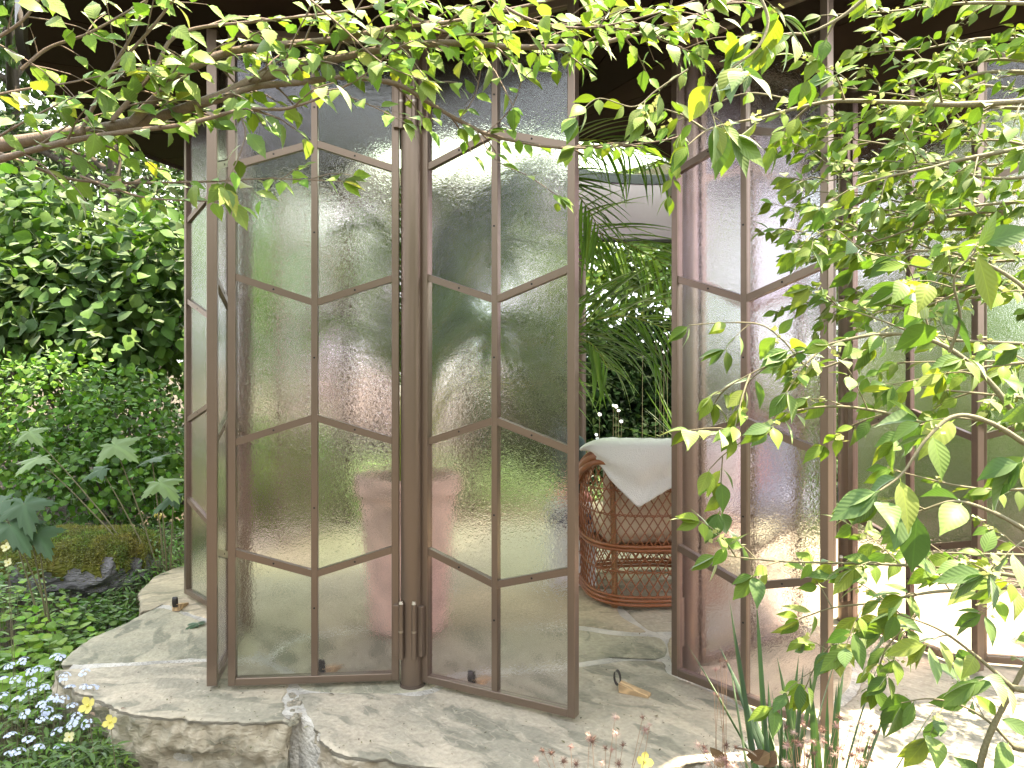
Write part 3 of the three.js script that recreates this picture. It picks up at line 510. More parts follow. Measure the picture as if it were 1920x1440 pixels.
{
  const c = thing('seat_cushion', 'cream cushions inside the rattan armchair behind its lattice', 'cushion', CH.clone().setY(0.316), 0.1);
  const s = new RoundedBoxGeometry(0.64, 0.14, 0.6, 5, 0.06); s.translate(0, 0.07, -0.03); mesh('seat_pad', s, M.cushion, c);
  const g = new RoundedBoxGeometry(0.62, 0.46, 0.15, 10, 0.07), p = g.attributes.position;
  for (let i = 0; i < p.count; i++) { const x = p.getX(i), y = p.getY(i); p.setXYZ(i, x, y + 0.25, p.getZ(i) * (1.15 - 1.2 * x * x) + 0.24 - 0.55 * x * x); }
  g.computeVertexNormals(); mesh('back_pad', g, M.cushion, c);
  const h = new RoundedBoxGeometry(0.1, 0.34, 0.32, 4, 0.045); xf(h, -0.36, 0.36, -0.1, 0.2, 0.3, 0.15);
  const tc = thing('scatter_cushion', 'dark teal scatter cushion showing at the left edge of the armchair', 'cushion', CH.clone().setY(0.4)); xf(h, -0.09, -0.02, 0.02); mesh('cushion_cover', h, M.teal, tc);
  const seam = new THREE.TorusGeometry(0.13, 0.005, 6, 40); seam.scale(0.9, 1.1, 1); xf(seam, -0.47, 0.36, -0.05, 0, Math.PI / 2 - 0.3, 0); mesh('piping', seam, M.teal, tc);
}
{
  // throw: over the rolled top, a corner hanging down outside
  const nu = 70, nv = 44, pos = [], uv = [], idx = [];
  const low = (th) => { const k = th < 0.02 ? smooth(th, -0.98, 0.02) : 1; return th < -0.4 ? lerp(0.82, 0.55, clamp((th + 0.92) / 0.52, 0, 1)) : th < 0.06 ? lerp(0.55, 0.68, (th + 0.4) / 0.46) : lerp(0.68, 0.5, clamp((th - 0.06) / 0.6, 0, 1)); };
  for (const sh of [0, 1]) for (let j = 0; j <= nv; j++) for (let i = 0; i <= nu; i++) {
    const th = lerp(-1.02, 1.1, i / nu), v = j / nv, top = chairTop(th) + 0.075, thick = sh ? 0.012 : 0;
    let y, o; const fo = 0.012 * Math.sin(th * 9 + 1) + 0.01 * F2(th * 6, v * 5);
    if (v < 0.3) { const k = 1 - v / 0.3; y = top - 0.24 * k; o = -0.075 - 0.02 * k + fo * 0.4; } else if (v < 0.5) { const a = (v - 0.3) / 0.2 * Math.PI; y = top - 0.03 + 0.03 * Math.sin(a) + 0.004 * F2(th * 8, v * 9); o = -0.085 * Math.cos(a); } else { const k = (v - 0.5) / 0.5; y = lerp(top - 0.03, low(th), Math.pow(k, 0.95)); o = 0.09 - 0.045 * smooth(k, 0.3, 0.75) + fo * k; }
    const q = chairR(th, Math.min(y, 0.83)), l = Math.hypot(q.x, q.z); o -= thick * (v < 0.4 ? -1 : 1); q.x *= 1 + o / l; q.z *= 1 + o / l; if (v >= 0.3 && v <= 0.5) y -= thick;
    pos.push(q.x, y, q.z); uv.push(th * 0.4, v * 0.6);
  }
  const W = nu + 1, H = (nv + 1) * W;
  for (const sh of [0, 1]) for (let j = 0; j < nv; j++) for (let i = 0; i < nu; i++) { const a = sh * H + j * W + i, b = a + 1, c = a + W, d = c + 1; sh ? idx.push(a, b, c, b, d, c) : idx.push(a, c, b, b, c, d); }
  for (let i = 0; i < nu; i++) { const a = nv * W + i; idx.push(a, a + H, a + 1, a + 1, a + H, a + 1 + H); const b = i; idx.push(b, b + 1, b + H, b + 1, b + 1 + H, b + H); }
  for (let j = 0; j < nv; j++) { const a = j * W; idx.push(a, a + H, a + W, a + W, a + H, a + W + H); const b = j * W + nu; idx.push(b, b + W, b + H, b + W, b + W + H, b + H); }
  const g = new THREE.BufferGeometry(); g.setAttribute('position', new THREE.Float32BufferAttribute(pos, 3)); g.setAttribute('uv', new THREE.Float32BufferAttribute(uv, 2)); g.setIndex(idx); g.computeVertexNormals();
  const m = mesh('throw_blanket', g, M.towel); m.position.copy(CH); m.rotation.y = 0.1; info(m, 'white fleecy throw draped over the back of the rattan armchair', 'throw');
}
{
  const t = thing('storage_box', 'white box with navy lid edge between glass panel and armchair', 'box', V(0.36, 0, -4.62));
  mesh('body', xf(rbox(0.26, 0.36, 0.3, 0.008), 0, 0.18, 0), M.white, t); mesh('lid', xf(rbox(0.285, 0.05, 0.325, 0.01), 0, 0.387, 0), M.navy, t);
  const c = thing('folded_towel', 'white and pink folded towel lying on the navy lidded box', 'towel', V(0.36, 0.412, -4.62));
  for (let i = 0; i < 3; i++) mesh('fold', xf(rbox(0.23 - i * 0.01, 0.034, 0.25 - i * 0.012, 0.016), 0.004 * i, 0.018 + i * 0.034, 0), i === 2 ? M.pink : M.white, c);
}
{
  const t = thing('cushioned_bench', 'low bench with lavender blue seat, blurred behind the glass on the right', 'bench', V(1.5, 0, -4.98), -0.35); t.scale.x = 0.76;
  mesh('seat_cushion', xf(new RoundedBoxGeometry(1.0, 0.16, 0.5, 4, 0.05), 0, 0.42, 0), M.lavender, t); mesh('frame', xf(rbox(1.02, 0.06, 0.52, 0.008), 0, 0.31, 0), M.bronzeDark, t);
  for (const x of [-0.47, 0.47]) for (const z of [-0.22, 0.22]) mesh('leg', xf(rbox(0.04, 0.28, 0.04, 0.004), x, 0.14, z), M.bronzeDark, t);
  mesh('back_cushion', xf(new RoundedBoxGeometry(0.94, 0.36, 0.14, 4, 0.06), 0, 0.66, -0.16, -0.15), M.lavender, t);
  const p = mesh('bench_pillow', new RoundedBoxGeometry(0.36, 0.34, 0.13, 4, 0.06), M.pink); p.position.set(1.34, 0.69, -4.8); p.rotation.set(-0.3, -0.2, 0.1); info(p, 'dusty pink pillow on the lavender bench behind the glass', 'pillow');
}

// ------------------------------------------------------------------ door wedges
function wedge(label, p, turn) {
  const t = thing('door_wedge', label, 'door stop', p, turn, 'wooden door wedges with leather loops');
  const s = new THREE.Shape(); s.moveTo(0, 0); s.lineTo(0.118, 0); s.lineTo(0.118, 0.006); s.lineTo(0, 0.034); s.closePath();
  const g = new THREE.ExtrudeGeometry(s, { depth: 0.038, bevelEnabled: true, bevelSize: 0.001, bevelThickness: 0.001, bevelSegments: 1 }); g.translate(0, 0.002, -0.019); mesh('wedge', g, M.pine, t);
  const l = new THREE.Shape(); l.absellipse(-0.006, 0.058, 0.017, 0.033, 0, 6.2832); const h = new THREE.Path(); h.absellipse(-0.006, 0.058, 0.0125, 0.0285, 0, 6.2832, true); l.holes.push(h);
  const lg = new THREE.ExtrudeGeometry(l, { depth: 0.022, bevelEnabled: false, curveSegments: 20 }); lg.translate(0, -0.005, -0.011); lg.rotateZ(0.12); mesh('leather_loop', lg, M.leather, t);
}
wedge('wooden wedge with black leather loop lying before the doorway opening', G(1163, 1296), -0.45);
wedge('wooden wedge with leather loop behind the panel right of the post', G(888, 1292), -0.5 + Math.PI / 2);
wedge('wooden wedge with leather loop behind the panel left of the post', G(606, 1270), 1.25);
wedge('door wedge with upright leather loop beside the farthest left panel', G(330, 1146), 1.6);

// ------------------------------------------------------------------ plants: generators
function shellLeaves(blobs, n, size, { flat = 0.5, jit = 0.6, depth = 0.25, down = 0.3, sv = 0.35 } = {}) {
  const out = [], w = blobs.map((b) => b.r.x * b.r.y + b.r.z * b.r.y), tot = w.reduce((a, b) => a + b, 0);
  for (let i = 0; i < n; i++) {
    let k = rnd() * tot, j = 0; while ((k -= w[j]) > 0 && j < w.length - 1) j++;
    const b = blobs[j], dir = rv().normalize(), bump = 1 + 0.22 * F2(dir.x * 3 + j * 5 + b.c.x, dir.y * 3 + dir.z * 2.3 + b.c.y * 3), de = Math.pow(rnd(), 1.6), f = bump * (1 - depth * de * 2.2);
    const pos = b.c.clone().add(V(dir.x * b.r.x * f, dir.y * b.r.y * f, dir.z * b.r.z * f));
    const up = dir.clone().multiplyScalar(1 - flat).addScaledVector(UPV, flat).add(rv(jit)), d = rv().addScaledVector(dir, 0.5).addScaledVector(UPV, -down);
    const s = size * R(1 - sv, 1 + sv); out.push({ m: leafMatrix(pos, d, up.normalize(), s), s, deep: de });
  }
  return out;
}
function stemsFor(base, blobs, r, t, mat) {
  const list = []; for (const b of blobs) list.push(taperTube([base.clone().add(rv(0.06).setY(0)), base.clone().lerp(b.c, 0.5).add(rv(0.1)), b.c], r, r * 0.35, 6, 3));
  worldPart('stem', merge(list), mat, t);
}
function shrub(name, label, base, blobs, n, size, geos, mats, o = {}) {
  const t = thing(name, label, o.category ?? 'shrub', base, 0, o.group); blobs = blobs.map(([x, y, z, rx, ry, rz]) => ({ c: V(x, y, z), r: V(rx, ry ?? rx, rz ?? rx) }));
  stemsFor(base, blobs, o.stem ?? 0.02, t, M.trunk); dressLeaves(t, shellLeaves(blobs, n, size, o), geos, mats, { single: 120, ...o }); return t;
}
function tree(name, label, base, h, r, n, size, o = {}) {
  const t = thing(name, label, 'tree', base, 0, 'trees beyond the garden'), top = base.clone().setY(base.y + h), lean = rv(0.4).setY(0), tr = o.tr ?? h * 0.018;
  worldPart('trunk', taperTube([base, base.clone().lerp(top, 0.4).add(lean.clone().multiplyScalar(0.5)), top.clone().add(lean)], tr, tr * 0.25, 10, 5), M.trunk, t);
  const limbs = [], blobs = [];
  for (let i = 0; i < (o.limbs ?? 11); i++) {
    const u = R(o.low ?? 0.3, 0.95), a = base.clone().lerp(top, u).addScaledVector(lean, u), ang = i * 2.4 + R(-0.4, 0.4), len = r * (1.15 - u * 0.6) * R(0.6, 1), b = a.clone().add(V(Math.cos(ang) * len, len * R(0.1, 0.5), Math.sin(ang) * len));
    limbs.push(taperTube([a, a.clone().lerp(b, 0.5).add(V(0, 0.12 * len, 0)), b], tr * 0.4, tr * 0.1, 6, 3)); blobs.push({ c: b, r: V(r * R(0.32, 0.5), r * R(0.22, 0.36), r * R(0.32, 0.5)) });
  }
  for (const l of limbs) worldPart('limb', l, M.trunk, t);
  const im = shellLeaves(blobs, n, size, { flat: 0.55, depth: 0.35, ...o }); dressLeaves(t, im, o.geos ?? LG.small, [], { single: 0, rest: 'crown', tintMat: o.mat ?? LM.tintFar, vary: 0.3, tint: o.tint ?? [1, 1, 1] });
  return t;
}
function blades(t, n, base, spread, len, w, mats, { lean = 0.35, name = 'blade', single = 300 } = {}) {
  const rest = [];
  for (let i = 0; i < n; i++) {
    const a = R(0, 6.28), q = base.clone().add(V(Math.cos(a) * R(0, spread), 0, Math.sin(a) * R(0, spread))), l = len * R(0.6, 1.1), k = lean * R(0.2, 1), tip = q.clone().add(V(Math.cos(a) * l * k, l * Math.sqrt(1 - k * k), Math.sin(a) * l * k)), seg = 7, pos = [], uv = [], idx = [], side = V(-Math.sin(a + R(-0.9, 0.9)), 0, Math.cos(a + R(-0.9, 0.9))).normalize(), bend = R(-0.05, 0.12) * l;
    for (let s = 0; s <= seg; s++) { const u = s / seg, c = q.clone().lerp(tip, u).add(V(Math.cos(a) * bend * u * u, -Math.abs(bend) * u * u * 0.5, Math.sin(a) * bend * u * u)), h = w / 2 * Math.pow(1 - u, 0.55) * (0.75 + 0.5 * u), nrm = side.clone().cross(UPV).multiplyScalar(h * 0.5); pos.push(c.x - side.x * h, c.y, c.z - side.z * h, c.x + nrm.x, c.y, c.z + nrm.z, c.x + side.x * h, c.y, c.z + side.z * h); uv.push(u, 0.2, u, 0.5, u, 0.8); if (s < seg) { const b = s * 3; idx.push(b, b + 1, b + 3, b + 1, b + 4, b + 3, b + 1, b + 2, b + 4, b + 2, b + 5, b + 4); } }
    const g = new THREE.BufferGeometry(); g.setAttribute('position', new THREE.Float32BufferAttribute(pos, 3)); g.setAttribute('uv', new THREE.Float32BufferAttribute(uv, 2)); g.setIndex(idx); g.computeVertexNormals();
    if (i < single) worldPart(name, g, pick(mats), t); else rest.push(g);
  }
  if (rest.length) stuff(worldPart(name, merge(rest), mats[0], t));
}

// ------------------------------------------------------------------ left hedge and border
rnd = RNG(41);
const gl = (px, py, d) => P(px, py, d);
const blobsPx = (list) => list.map(([px, py, d, rx, ry]) => { const p = P(px, py, d), k = d / F; return [p.x, p.y, p.z, rx * k, (ry ?? rx) * k, rx * k * 0.8]; });
shrub('hazel_shrub', 'broad hazel shrub with round light green leaves left of the panels', V(-3.6, onGround(-3.6, -7.2), -7.3), blobsPx([[120, 560, 7.0, 150, 130], [260, 500, 7.1, 120, 130], [200, 660, 6.9, 140, 110], [60, 430, 7.2, 130, 110], [340, 560, 7.2, 120, 150], [20, 600, 6.9, 110, 120]]), 3600, 0.125, LG.hazel, LM.hazel, { single: 260, tint: [0.85, 1.0, 0.7], depth: 0.3, vary: 0.5 });
shrub('dark_hedge', 'dense dark green hedge behind the hazel shrub at the left', V(-4.2, onGround(-4.2, -8), -8.2), blobsPx([[60, 640, 8, 190, 230], [260, 700, 7.9, 170, 240], [160, 440, 8.2, 200, 170], [370, 500, 8.2, 170, 210], [30, 860, 7.4, 160, 150], [240, 880, 7.4, 170, 130], [430, 720, 8.2, 160, 200], [-240, 600, 8, 220, 300], [-560, 600, 8, 240, 300], [-900, 600, 7.6, 240, 300]]), 22000, 0.07, LG.small, LM.hazel, { single: 150, tint: [0.62, 0.78, 0.55], depth: 0.35, vary: 0.55 });
shrub('ivy_leaved_shrub', 'low dark small leaved shrub below the hazel at the left', V(-2.75, onGround(-2.75, -6), -6), blobsPx([[90, 760, 6.0, 140, 110], [240, 800, 5.9, 120, 110], [60, 860, 5.7, 130, 90], [180, 900, 5.6, 150, 80], [310, 900, 5.7, 70, 110]]), 5200, 0.05, LG.round, LM.hazel, { single: 250, tint: [1.15, 1.45, 0.8], vary: 0.55 });
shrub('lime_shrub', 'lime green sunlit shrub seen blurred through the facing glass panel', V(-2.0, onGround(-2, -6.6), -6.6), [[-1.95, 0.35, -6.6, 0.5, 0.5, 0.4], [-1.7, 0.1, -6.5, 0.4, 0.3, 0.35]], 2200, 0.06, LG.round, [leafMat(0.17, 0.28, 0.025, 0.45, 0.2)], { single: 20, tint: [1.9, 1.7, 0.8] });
// individually grown large leaves
function bigLeaf(t, list, geos) {
  for (const [px, py, d, s, ax, ay, az, m] of list) {
    const p = P(px, py, d), dir = V(ax, ay, az).normalize(), b = t.position, g = pick(geos), mm = leafMatrix(p, dir, V(R(-0.2, 0.2), 1, 0.55), s);
    const st = twigGeo(b.clone().add(rv(0.05).setY(0)), p, 0.007, 0.05); worldPart('stalk', st, M.barkGreen, t); const l = mesh('leaf', g, LM.big[m], t); l.applyMatrix4(new THREE.Matrix4().makeTranslation(-b.x, -b.y, -b.z).multiply(mm));
  }
}
{
  const a = thing('plume_plant', 'plant with big pale lobed leaves beside the far left panel', 'plant', V(-2.2, onGround(-2.2, -4.9), -4.9));
  bigLeaf(a, [[215, 835, 4.7, 0.22, 0.8, -0.3, 0.4, 1], [300, 905, 4.5, 0.2, 0.7, -0.25, 0.5, 1], [325, 930, 4.6, 0.16, -0.6, -0.4, 0.5, 0], [70, 860, 4.8, 0.19, -0.2, -0.3, 0.8, 1], [55, 810, 4.9, 0.16, 0.7, -0.3, 0.5, 1], [285, 860, 4.8, 0.17, 0.5, 0.1, 0.6, 0], [190, 880, 4.9, 0.14, -0.7, -0.3, 0.5, 0]], LG.maple);
  const b = thing('lobed_leaf_plant', 'plant with dark drooping jagged leaves before the mossy boulder', 'plant', V(-2.35, onGround(-2.35, -3.9), -3.95));
  bigLeaf(b, [[45, 945, 3.8, 0.19, 0.45, -0.6, 0.55, 0], [20, 985, 3.75, 0.2, 0.85, -0.55, 0.5, 0], [70, 1000, 3.8, 0.17, 0.7, -0.7, 0.4, 0], [5, 940, 3.9, 0.16, -0.6, -0.3, 0.5, 0]], LG.maple);
}
{ // mossy boulder
  const c = V(-2.78, onGround(-2.8, -4.9) + 0.16, -4.95), t = thing('mossy_boulder', 'grey boulder with a yellow brown moss cap in the left border', 'boulder', c);
  const make = (k, moss) => { const g = new THREE.IcosahedronGeometry(1, 24), p = g.attributes.position; for (let i = 0; i < p.count; i++) { const v = V(p.getX(i), p.getY(i), p.getZ(i)), e = (x, q) => Math.sign(x) * Math.pow(Math.abs(x), q); let s = 1 + 0.12 * F2(v.x * 2 + 3, v.y * 2 + v.z * 1.7) + 0.04 * F2(v.x * 7, v.z * 7 + v.y * 5); const up = v.y + 0.3 * F2(v.x * 3 + 9, v.z * 3); if (moss) s += up > 0.02 ? 0.03 + 0.02 * F2(v.x * 18, v.z * 18) : -0.06; p.setXYZ(i, e(v.x, 0.75) * 0.46 * s, e(v.y, 0.7) * 0.22 * s * (1 - 0.18 * v.x), e(v.z, 0.8) * 0.28 * s); } g.computeVertexNormals(); g.rotateZ(0.1); return g; };
  mesh('rock', make(1, 0), M.rock, t); const mc = make(1, 1), cap = mesh('moss_cap', mc, M.moss, t), p = mc.attributes.position, nn = mc.attributes.normal, sp = [];
  for (let i = 0; i < p.count; i++) if (nn.getY(i) > -0.05 && p.getZ(i) > -0.25 && rnd() < 0.75) sp.push(i);
  const im = stuff(new THREE.InstancedMesh(LG.lance[0], leafMat(0.22, 0.27, 0.03, 0.3, 0), sp.length * 2)), col = new THREE.Color(); im.name = 'moss_tuft'; im.castShadow = im.receiveShadow = true;
  for (let k = 0; k < sp.length * 2; k++) { const i = sp[k >> 1], q = V(p.getX(i), p.getY(i), p.getZ(i)).add(rv(0.008)), d = V(nn.getX(i), nn.getY(i), nn.getZ(i)).add(rv(1.1)), z = R(0.012, 0.026); if (nn.getY(i) + 0.5 * F2(q.x * 14, q.z * 14) < 0.12) { im.setMatrixAt(k, new THREE.Matrix4().makeScale(0.0001, 0.0001, 0.0001).setPosition(q)); continue; } im.setMatrixAt(k, leafMatrix(q, d, rv().addScaledVector(UPV, 1), z)); const g = R(0.5, 1.5), h = F2(q.x * 6, q.z * 6); col.setRGB(g * (1 + 0.3 * h), g * (0.95 - 0.15 * h), g * 0.8); im.setColorAt(k, col); }
  t.add(im);
}
function groundCover(name, label, area, n, size, geos, mats, o = {}) {
  // area: [px, py, d, rx metres, rz metres, height]
  const t = thing(name, label, o.category ?? 'plant', V(P(area[0][0], area[0][1], area[0][2]).x, onGround(P(area[0][0], area[0][1], area[0][2]).x, -area[0][2]), -area[0][2])), list = [], stems = [];
  for (let i = 0; i < n; i++) {
    const [px, py, d, rx, rz, h] = area[i % area.length], c = P(px, py, d), a = R(0, 6.28), q = Math.sqrt(rnd()), x = c.x + Math.cos(a) * q * rx, z = c.z + Math.sin(a) * q * rz, u = Math.pow(rnd(), 0.6), y0 = onGround(x, z), y = y0 + u * h * (1 - q * q * 0.5) * (0.8 + 0.35 * F2(x * 3, z * 3));
    const s = size * R(0.6, 1.3) * (0.7 + 0.4 * u), p = V(x, y, z), d2 = V(Math.cos(a + R(-2, 2)), R(-0.35, 0.35), Math.sin(a + R(-2, 2))); list.push({ m: leafMatrix(p, d2, UPV.clone().add(rv(0.55)), s), s: s * (0.4 + u), deep: 1 - u });
    if (i % 5 === 0) stems.push(twigGeo(V(x + R(-0.03, 0.03), y0, z), p, 0.0025, 0));
  }
  if (stems.length) stuff(worldPart('stem', merge(stems), M.barkGreen, t)); dressLeaves(t, list, geos, mats, { single: 300, ...o }); return t;
}
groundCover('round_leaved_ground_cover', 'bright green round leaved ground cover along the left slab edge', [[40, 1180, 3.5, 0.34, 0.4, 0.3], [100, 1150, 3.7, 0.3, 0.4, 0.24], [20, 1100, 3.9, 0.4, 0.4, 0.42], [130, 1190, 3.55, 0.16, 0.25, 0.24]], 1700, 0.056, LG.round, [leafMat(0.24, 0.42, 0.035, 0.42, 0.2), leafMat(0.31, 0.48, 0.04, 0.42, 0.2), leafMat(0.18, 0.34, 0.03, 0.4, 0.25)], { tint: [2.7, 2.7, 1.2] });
groundCover('mint_like_ground_cover', 'small leaved darker ground cover below the mossy boulder', [[90, 1090, 4.4, 0.5, 0.35, 0.2], [170, 1110, 4.3, 0.3, 0.3, 0.14], [230, 1110, 4.6, 0.25, 0.3, 0.15], [10, 1060, 4.6, 0.4, 0.3, 0.3]], 2200, 0.035, LG.round, LM.ground, { tint: [1.3, 1.6, 0.9] });
groundCover('fine_leaved_border_plant', 'fine leaved green plant between boulder and far left panel', [[300, 1010, 4.9, 0.22, 0.3, 0.42], [270, 1060, 4.8, 0.2, 0.25, 0.28], [330, 950, 5.2, 0.25, 0.3, 0.6], [250, 960, 5.4, 0.4, 0.3, 0.5]], 2600, 0.05, LG.lance, LM.ground, { tint: [1.2, 1.6, 0.8] });
groundCover('back_border_plant', 'leafy green border plants behind the mossy boulder', [[120, 960, 5.4, 0.5, 0.3, 0.5], [30, 960, 5.2, 0.4, 0.3, 0.5], [200, 930, 5.6, 0.5, 0.3, 0.6]], 2200, 0.055, LG.lance, LM.hazel, { tint: [1.1, 1.4, 0.75] });
// forget-me-nots
function flowerGeo(petals, r, cup) { const list = []; for (let i = 0; i < petals; i++) { const g = leafGeo({ w: 0.85, seg: 4, fold: 0.1, curl: -cup, peak: 0.6, tip: 0.5, stalk: 0.02 }); g.scale(r, r, r); g.rotateY(i / petals * 6.2832); list.push(g); } return merge(list); }
{
  const t = groundCover('forget_me_not', 'clump of pale blue forget-me-nots at the front left corner', [[60, 1340, 2.9, 0.3, 0.28, 0.3], [20, 1400, 2.75, 0.26, 0.22, 0.26], [120, 1360, 2.85, 0.2, 0.22, 0.24], [60, 1290, 3.15, 0.3, 0.25, 0.26], [160, 1420, 2.7, 0.14, 0.16, 0.2]], 3000, 0.05, LG.lance, LM.ground, { category: 'flowers', tint: [1.7, 1.8, 1] });
  const fm = std(0.66, 0.72, 0.86, { roughness: 0.9, transmission: 0.3, thickness: 0 }), small = flowerGeo(5, 0.0065, 0.15), eye = std(0.75, 0.55, 0.1);
  const heads = []; for (let k = 0; k < 5; k++) { const l = []; for (let i = 0; i < 16; i++) { const g = small.clone(), d = V(R(-1, 1), R(0.2, 1), R(-1, 1)).normalize(); g.rotateX(d.z * 0.9); g.rotateZ(-d.x * 0.9); g.translate(d.x * 0.021, d.y * 0.012, d.z * 0.021); l.push(g); } heads.push(merge(l)); }
  const st = [], spots = [[115, 1235], [60, 1260], [85, 1290], [120, 1270], [30, 1275], [70, 1255], [100, 1310], [130, 1290], [155, 1262], [160, 1290], [180, 1290], [10, 1305], [32, 1312], [55, 1300], [75, 1322], [120, 1312], [88, 1258], [45, 1340], [75, 1350], [102, 1348], [140, 1345], [162, 1358], [108, 1372], [15, 1380], [55, 1388], [15, 1415], [30, 1410], [72, 1403], [110, 1403], [140, 1360], [48, 1240], [100, 1232], [20, 1250], [0, 1330], [5, 1275], [90, 1335], [64, 1280], [140, 1325]];
  for (const [x, y] of spots) { const d = 2.75 + (1420 - y) / 190 * 0.42 + R(-0.05, 0.05), p = P(x + R(-5, 5), y, d), m = mesh('flower_head', pick(heads), fm, t); m.position.copy(p).sub(t.position); m.rotation.set(R(-0.1, 0.5), R(0, 6), R(-0.3, 0.3)); st.push(twigGeo(V(p.x + R(-0.04, 0.04), onGround(p.x, p.z), p.z + R(-0.04, 0.04)), p, 0.002, 0.02)); }
  stuff(worldPart('flower_stem', merge(st), M.barkGreen, t));
}
{ // yellow poppies
  const pm = std(0.75, 0.66, 0.16, { roughness: 0.9, transmission: 0.4, thickness: 0 }), pale = std(0.72, 0.68, 0.36, { roughness: 0.9, transmission: 0.4, thickness: 0 }), pg = flowerGeo(4, 1, 0.35);
  const spots = [[165, 1323, 2.75, 0.033, 'largest pale yellow poppy over the corner of the front slab'], [207, 1354, 2.65, 0.026, 'pale yellow poppy before the rough face of the slab, lower of two'], [12, 1026, 3.4, 0.022, 'upper yellow poppy bud at the left picture edge'], [16, 1055, 3.4, 0.02, 'lower yellow poppy bud at the left picture edge'], [1208, 1428, 2.2, 0.026, 'yellow poppy among dry seed heads below the doorway'], [130, 1382, 2.7, 0.02, 'cream poppy bud among the forget-me-nots']];
  for (const [x, y, d, s, label] of spots) {
    const p = P(x, y, d), b = V(p.x + 0.02, -0.27, p.z - 0.03), t = thing('yellow_poppy', label, 'poppy', b, 0, 'yellow poppies');
    worldPart('stem', twigGeo(b, p, 0.0025, 0.02), M.barkGreen, t); const f = mesh('petals', pg, s > 0.024 ? pm : pale, t); f.position.copy(p).sub(b); f.scale.setScalar(s); f.rotation.set(0.9, R(0, 6), 0.2); const c = mesh('flower_centre', new THREE.SphereGeometry(0.18, 10, 8), std(0.5, 0.45, 0.08), f); c.position.y = 0.08;
  }
  const cow = thing('cowslip', 'pale yellow cowslip beside the far left panel', 'flower', V(-2.3, -0.12, -5.0)), cp = P(296, 968, 4.9), g = []; for (let i = 0; i < 7; i++) { const b = new THREE.ConeGeometry(0.011, 0.026, 7); b.rotateZ(2.6 + R(-0.5, 0.5)); b.rotateY(i); b.translate(R(-0.02, 0.02), R(-0.018, 0.012), R(-0.02, 0.02)); g.push(b); }
  const h = mesh('flower_head', merge(g), pm, cow); h.position.copy(cp).sub(cow.position); worldPart('stem', twigGeo(cow.position, cp, 0.003, 0), M.barkGreen, cow);
}
// gravel with larger pebbles
rnd = RNG(57);
{
  const t = thing('gravel_bed'); structure(t); const geos = [0, 1, 2].map((k) => { const g = new THREE.IcosahedronGeometry(1, 3), p = g.attributes.position; for (let i = 0; i < p.count; i++) { const v = V(p.getX(i), p.getY(i), p.getZ(i)), s = 1 + 0.2 * F2(v.x * 1.3 + k * 9, v.y * 1.3 + v.z); p.setXYZ(i, v.x * s, v.y * 0.62 * s, v.z * 0.8 * s); } g.computeVertexNormals(); return g; });
  const mats = [std(0.17, 0.17, 0.19), std(0.26, 0.23, 0.2), std(0.34, 0.3, 0.27), std(0.12, 0.11, 0.11), std(0.42, 0.36, 0.32)], list = [];
  for (let i = 0; i < 2600; i++) { let px, py; if (i % 2) { px = R(150, 560); py = R(1370, 1460); } else { px = R(190, 300); py = R(1120, 1200); } const d = (EYE + 0.26) * F / (py - HOR), p = P(px, py, i % 2 ? d : d * 1.02); p.y = onGround(p.x, p.z) + 0.005; list.push([p, R(0.006, 0.016)]); }
  const im = stuff(new THREE.InstancedMesh(geos[0], std(1, 1, 1), list.length)); im.name = 'gravel'; im.castShadow = im.receiveShadow = true; const c = new THREE.Color(), q = new THREE.Quaternion();
  list.forEach(([p, s], i) => { q.setFromEuler(new THREE.Euler(R(-0.5, 0.5), R(0, 6), R(-0.5, 0.5))); im.setMatrixAt(i, mtx.compose(p, q, V(s, s, s))); const k = R(0.08, 0.32); c.setRGB(k * 1.02, k * 0.95, k * 0.9); im.setColorAt(i, c); }); t.add(im);
  for (const [px, py, s] of [[180, 1385, 0.034], [193, 1400, 0.03], [205, 1418, 0.03], [225, 1405, 0.035], [250, 1425, 0.05], [268, 1430, 0.04], [245, 1408, 0.028], [275, 1438, 0.035], [230, 1435, 0.03], [190, 1432, 0.035], [215, 1390, 0.02], [345, 1440, 0.05], [385, 1445, 0.04], [365, 1434, 0.03], [328, 1446, 0.03], [415, 1446, 0.04], [440, 1444, 0.028], [285, 1446, 0.028], [255, 1392, 0.022], [172, 1410, 0.028]]) { const d = (EYE + 0.25) * F / (py - HOR), p = P(px, py, d), m = mesh('pebble', pick(geos), pick(mats), t); m.position.set(p.x, onGround(p.x, p.z) + s * 0.3, p.z); m.scale.setScalar(s); m.rotation.set(R(-0.3, 0.3), R(0, 6), R(-0.3, 0.3)); }
}
{ const m = mesh('fallen_leaf', LG.maple[1], LM.big[0]); m.position.copy(G(370, 1176)).setY(0.018); m.scale.setScalar(0.085); m.rotation.set(0.1, 2.6, 0); info(m, 'green fallen leaf lying on the slab beside the edge-on panel', 'leaf'); }

{
  const t = thing('leaf_litter', 'tiny dry leaf bits scattered over the flagstones', 'leaf litter'); t.userData.kind = 'stuff'; const g = LG.small[0], im = new THREE.InstancedMesh(g, std(1, 1, 1, { roughness: 0.9 }), 620), c = new THREE.Color(); im.name = 'litter'; im.castShadow = im.receiveShadow = true; stuff(im);
  for (let i = 0; i < 620; i++) { const q = G(R(150, 1700), R(1180, 1420)), s = R(0.004, 0.013) * (rnd() < 0.06 ? 2.2 : 1); im.setMatrixAt(i, leafMatrix(V(q.x, 0.007, q.z), V(R(-1, 1), R(-0.1, 0.15), R(-1, 1)), UPV.clone().add(rv(0.3)), s)); const k = R(0.04, 0.2); c.setRGB(k * 1.1, k * R(0.75, 1.1), k * 0.5); im.setColorAt(i, c); } t.add(im);
}
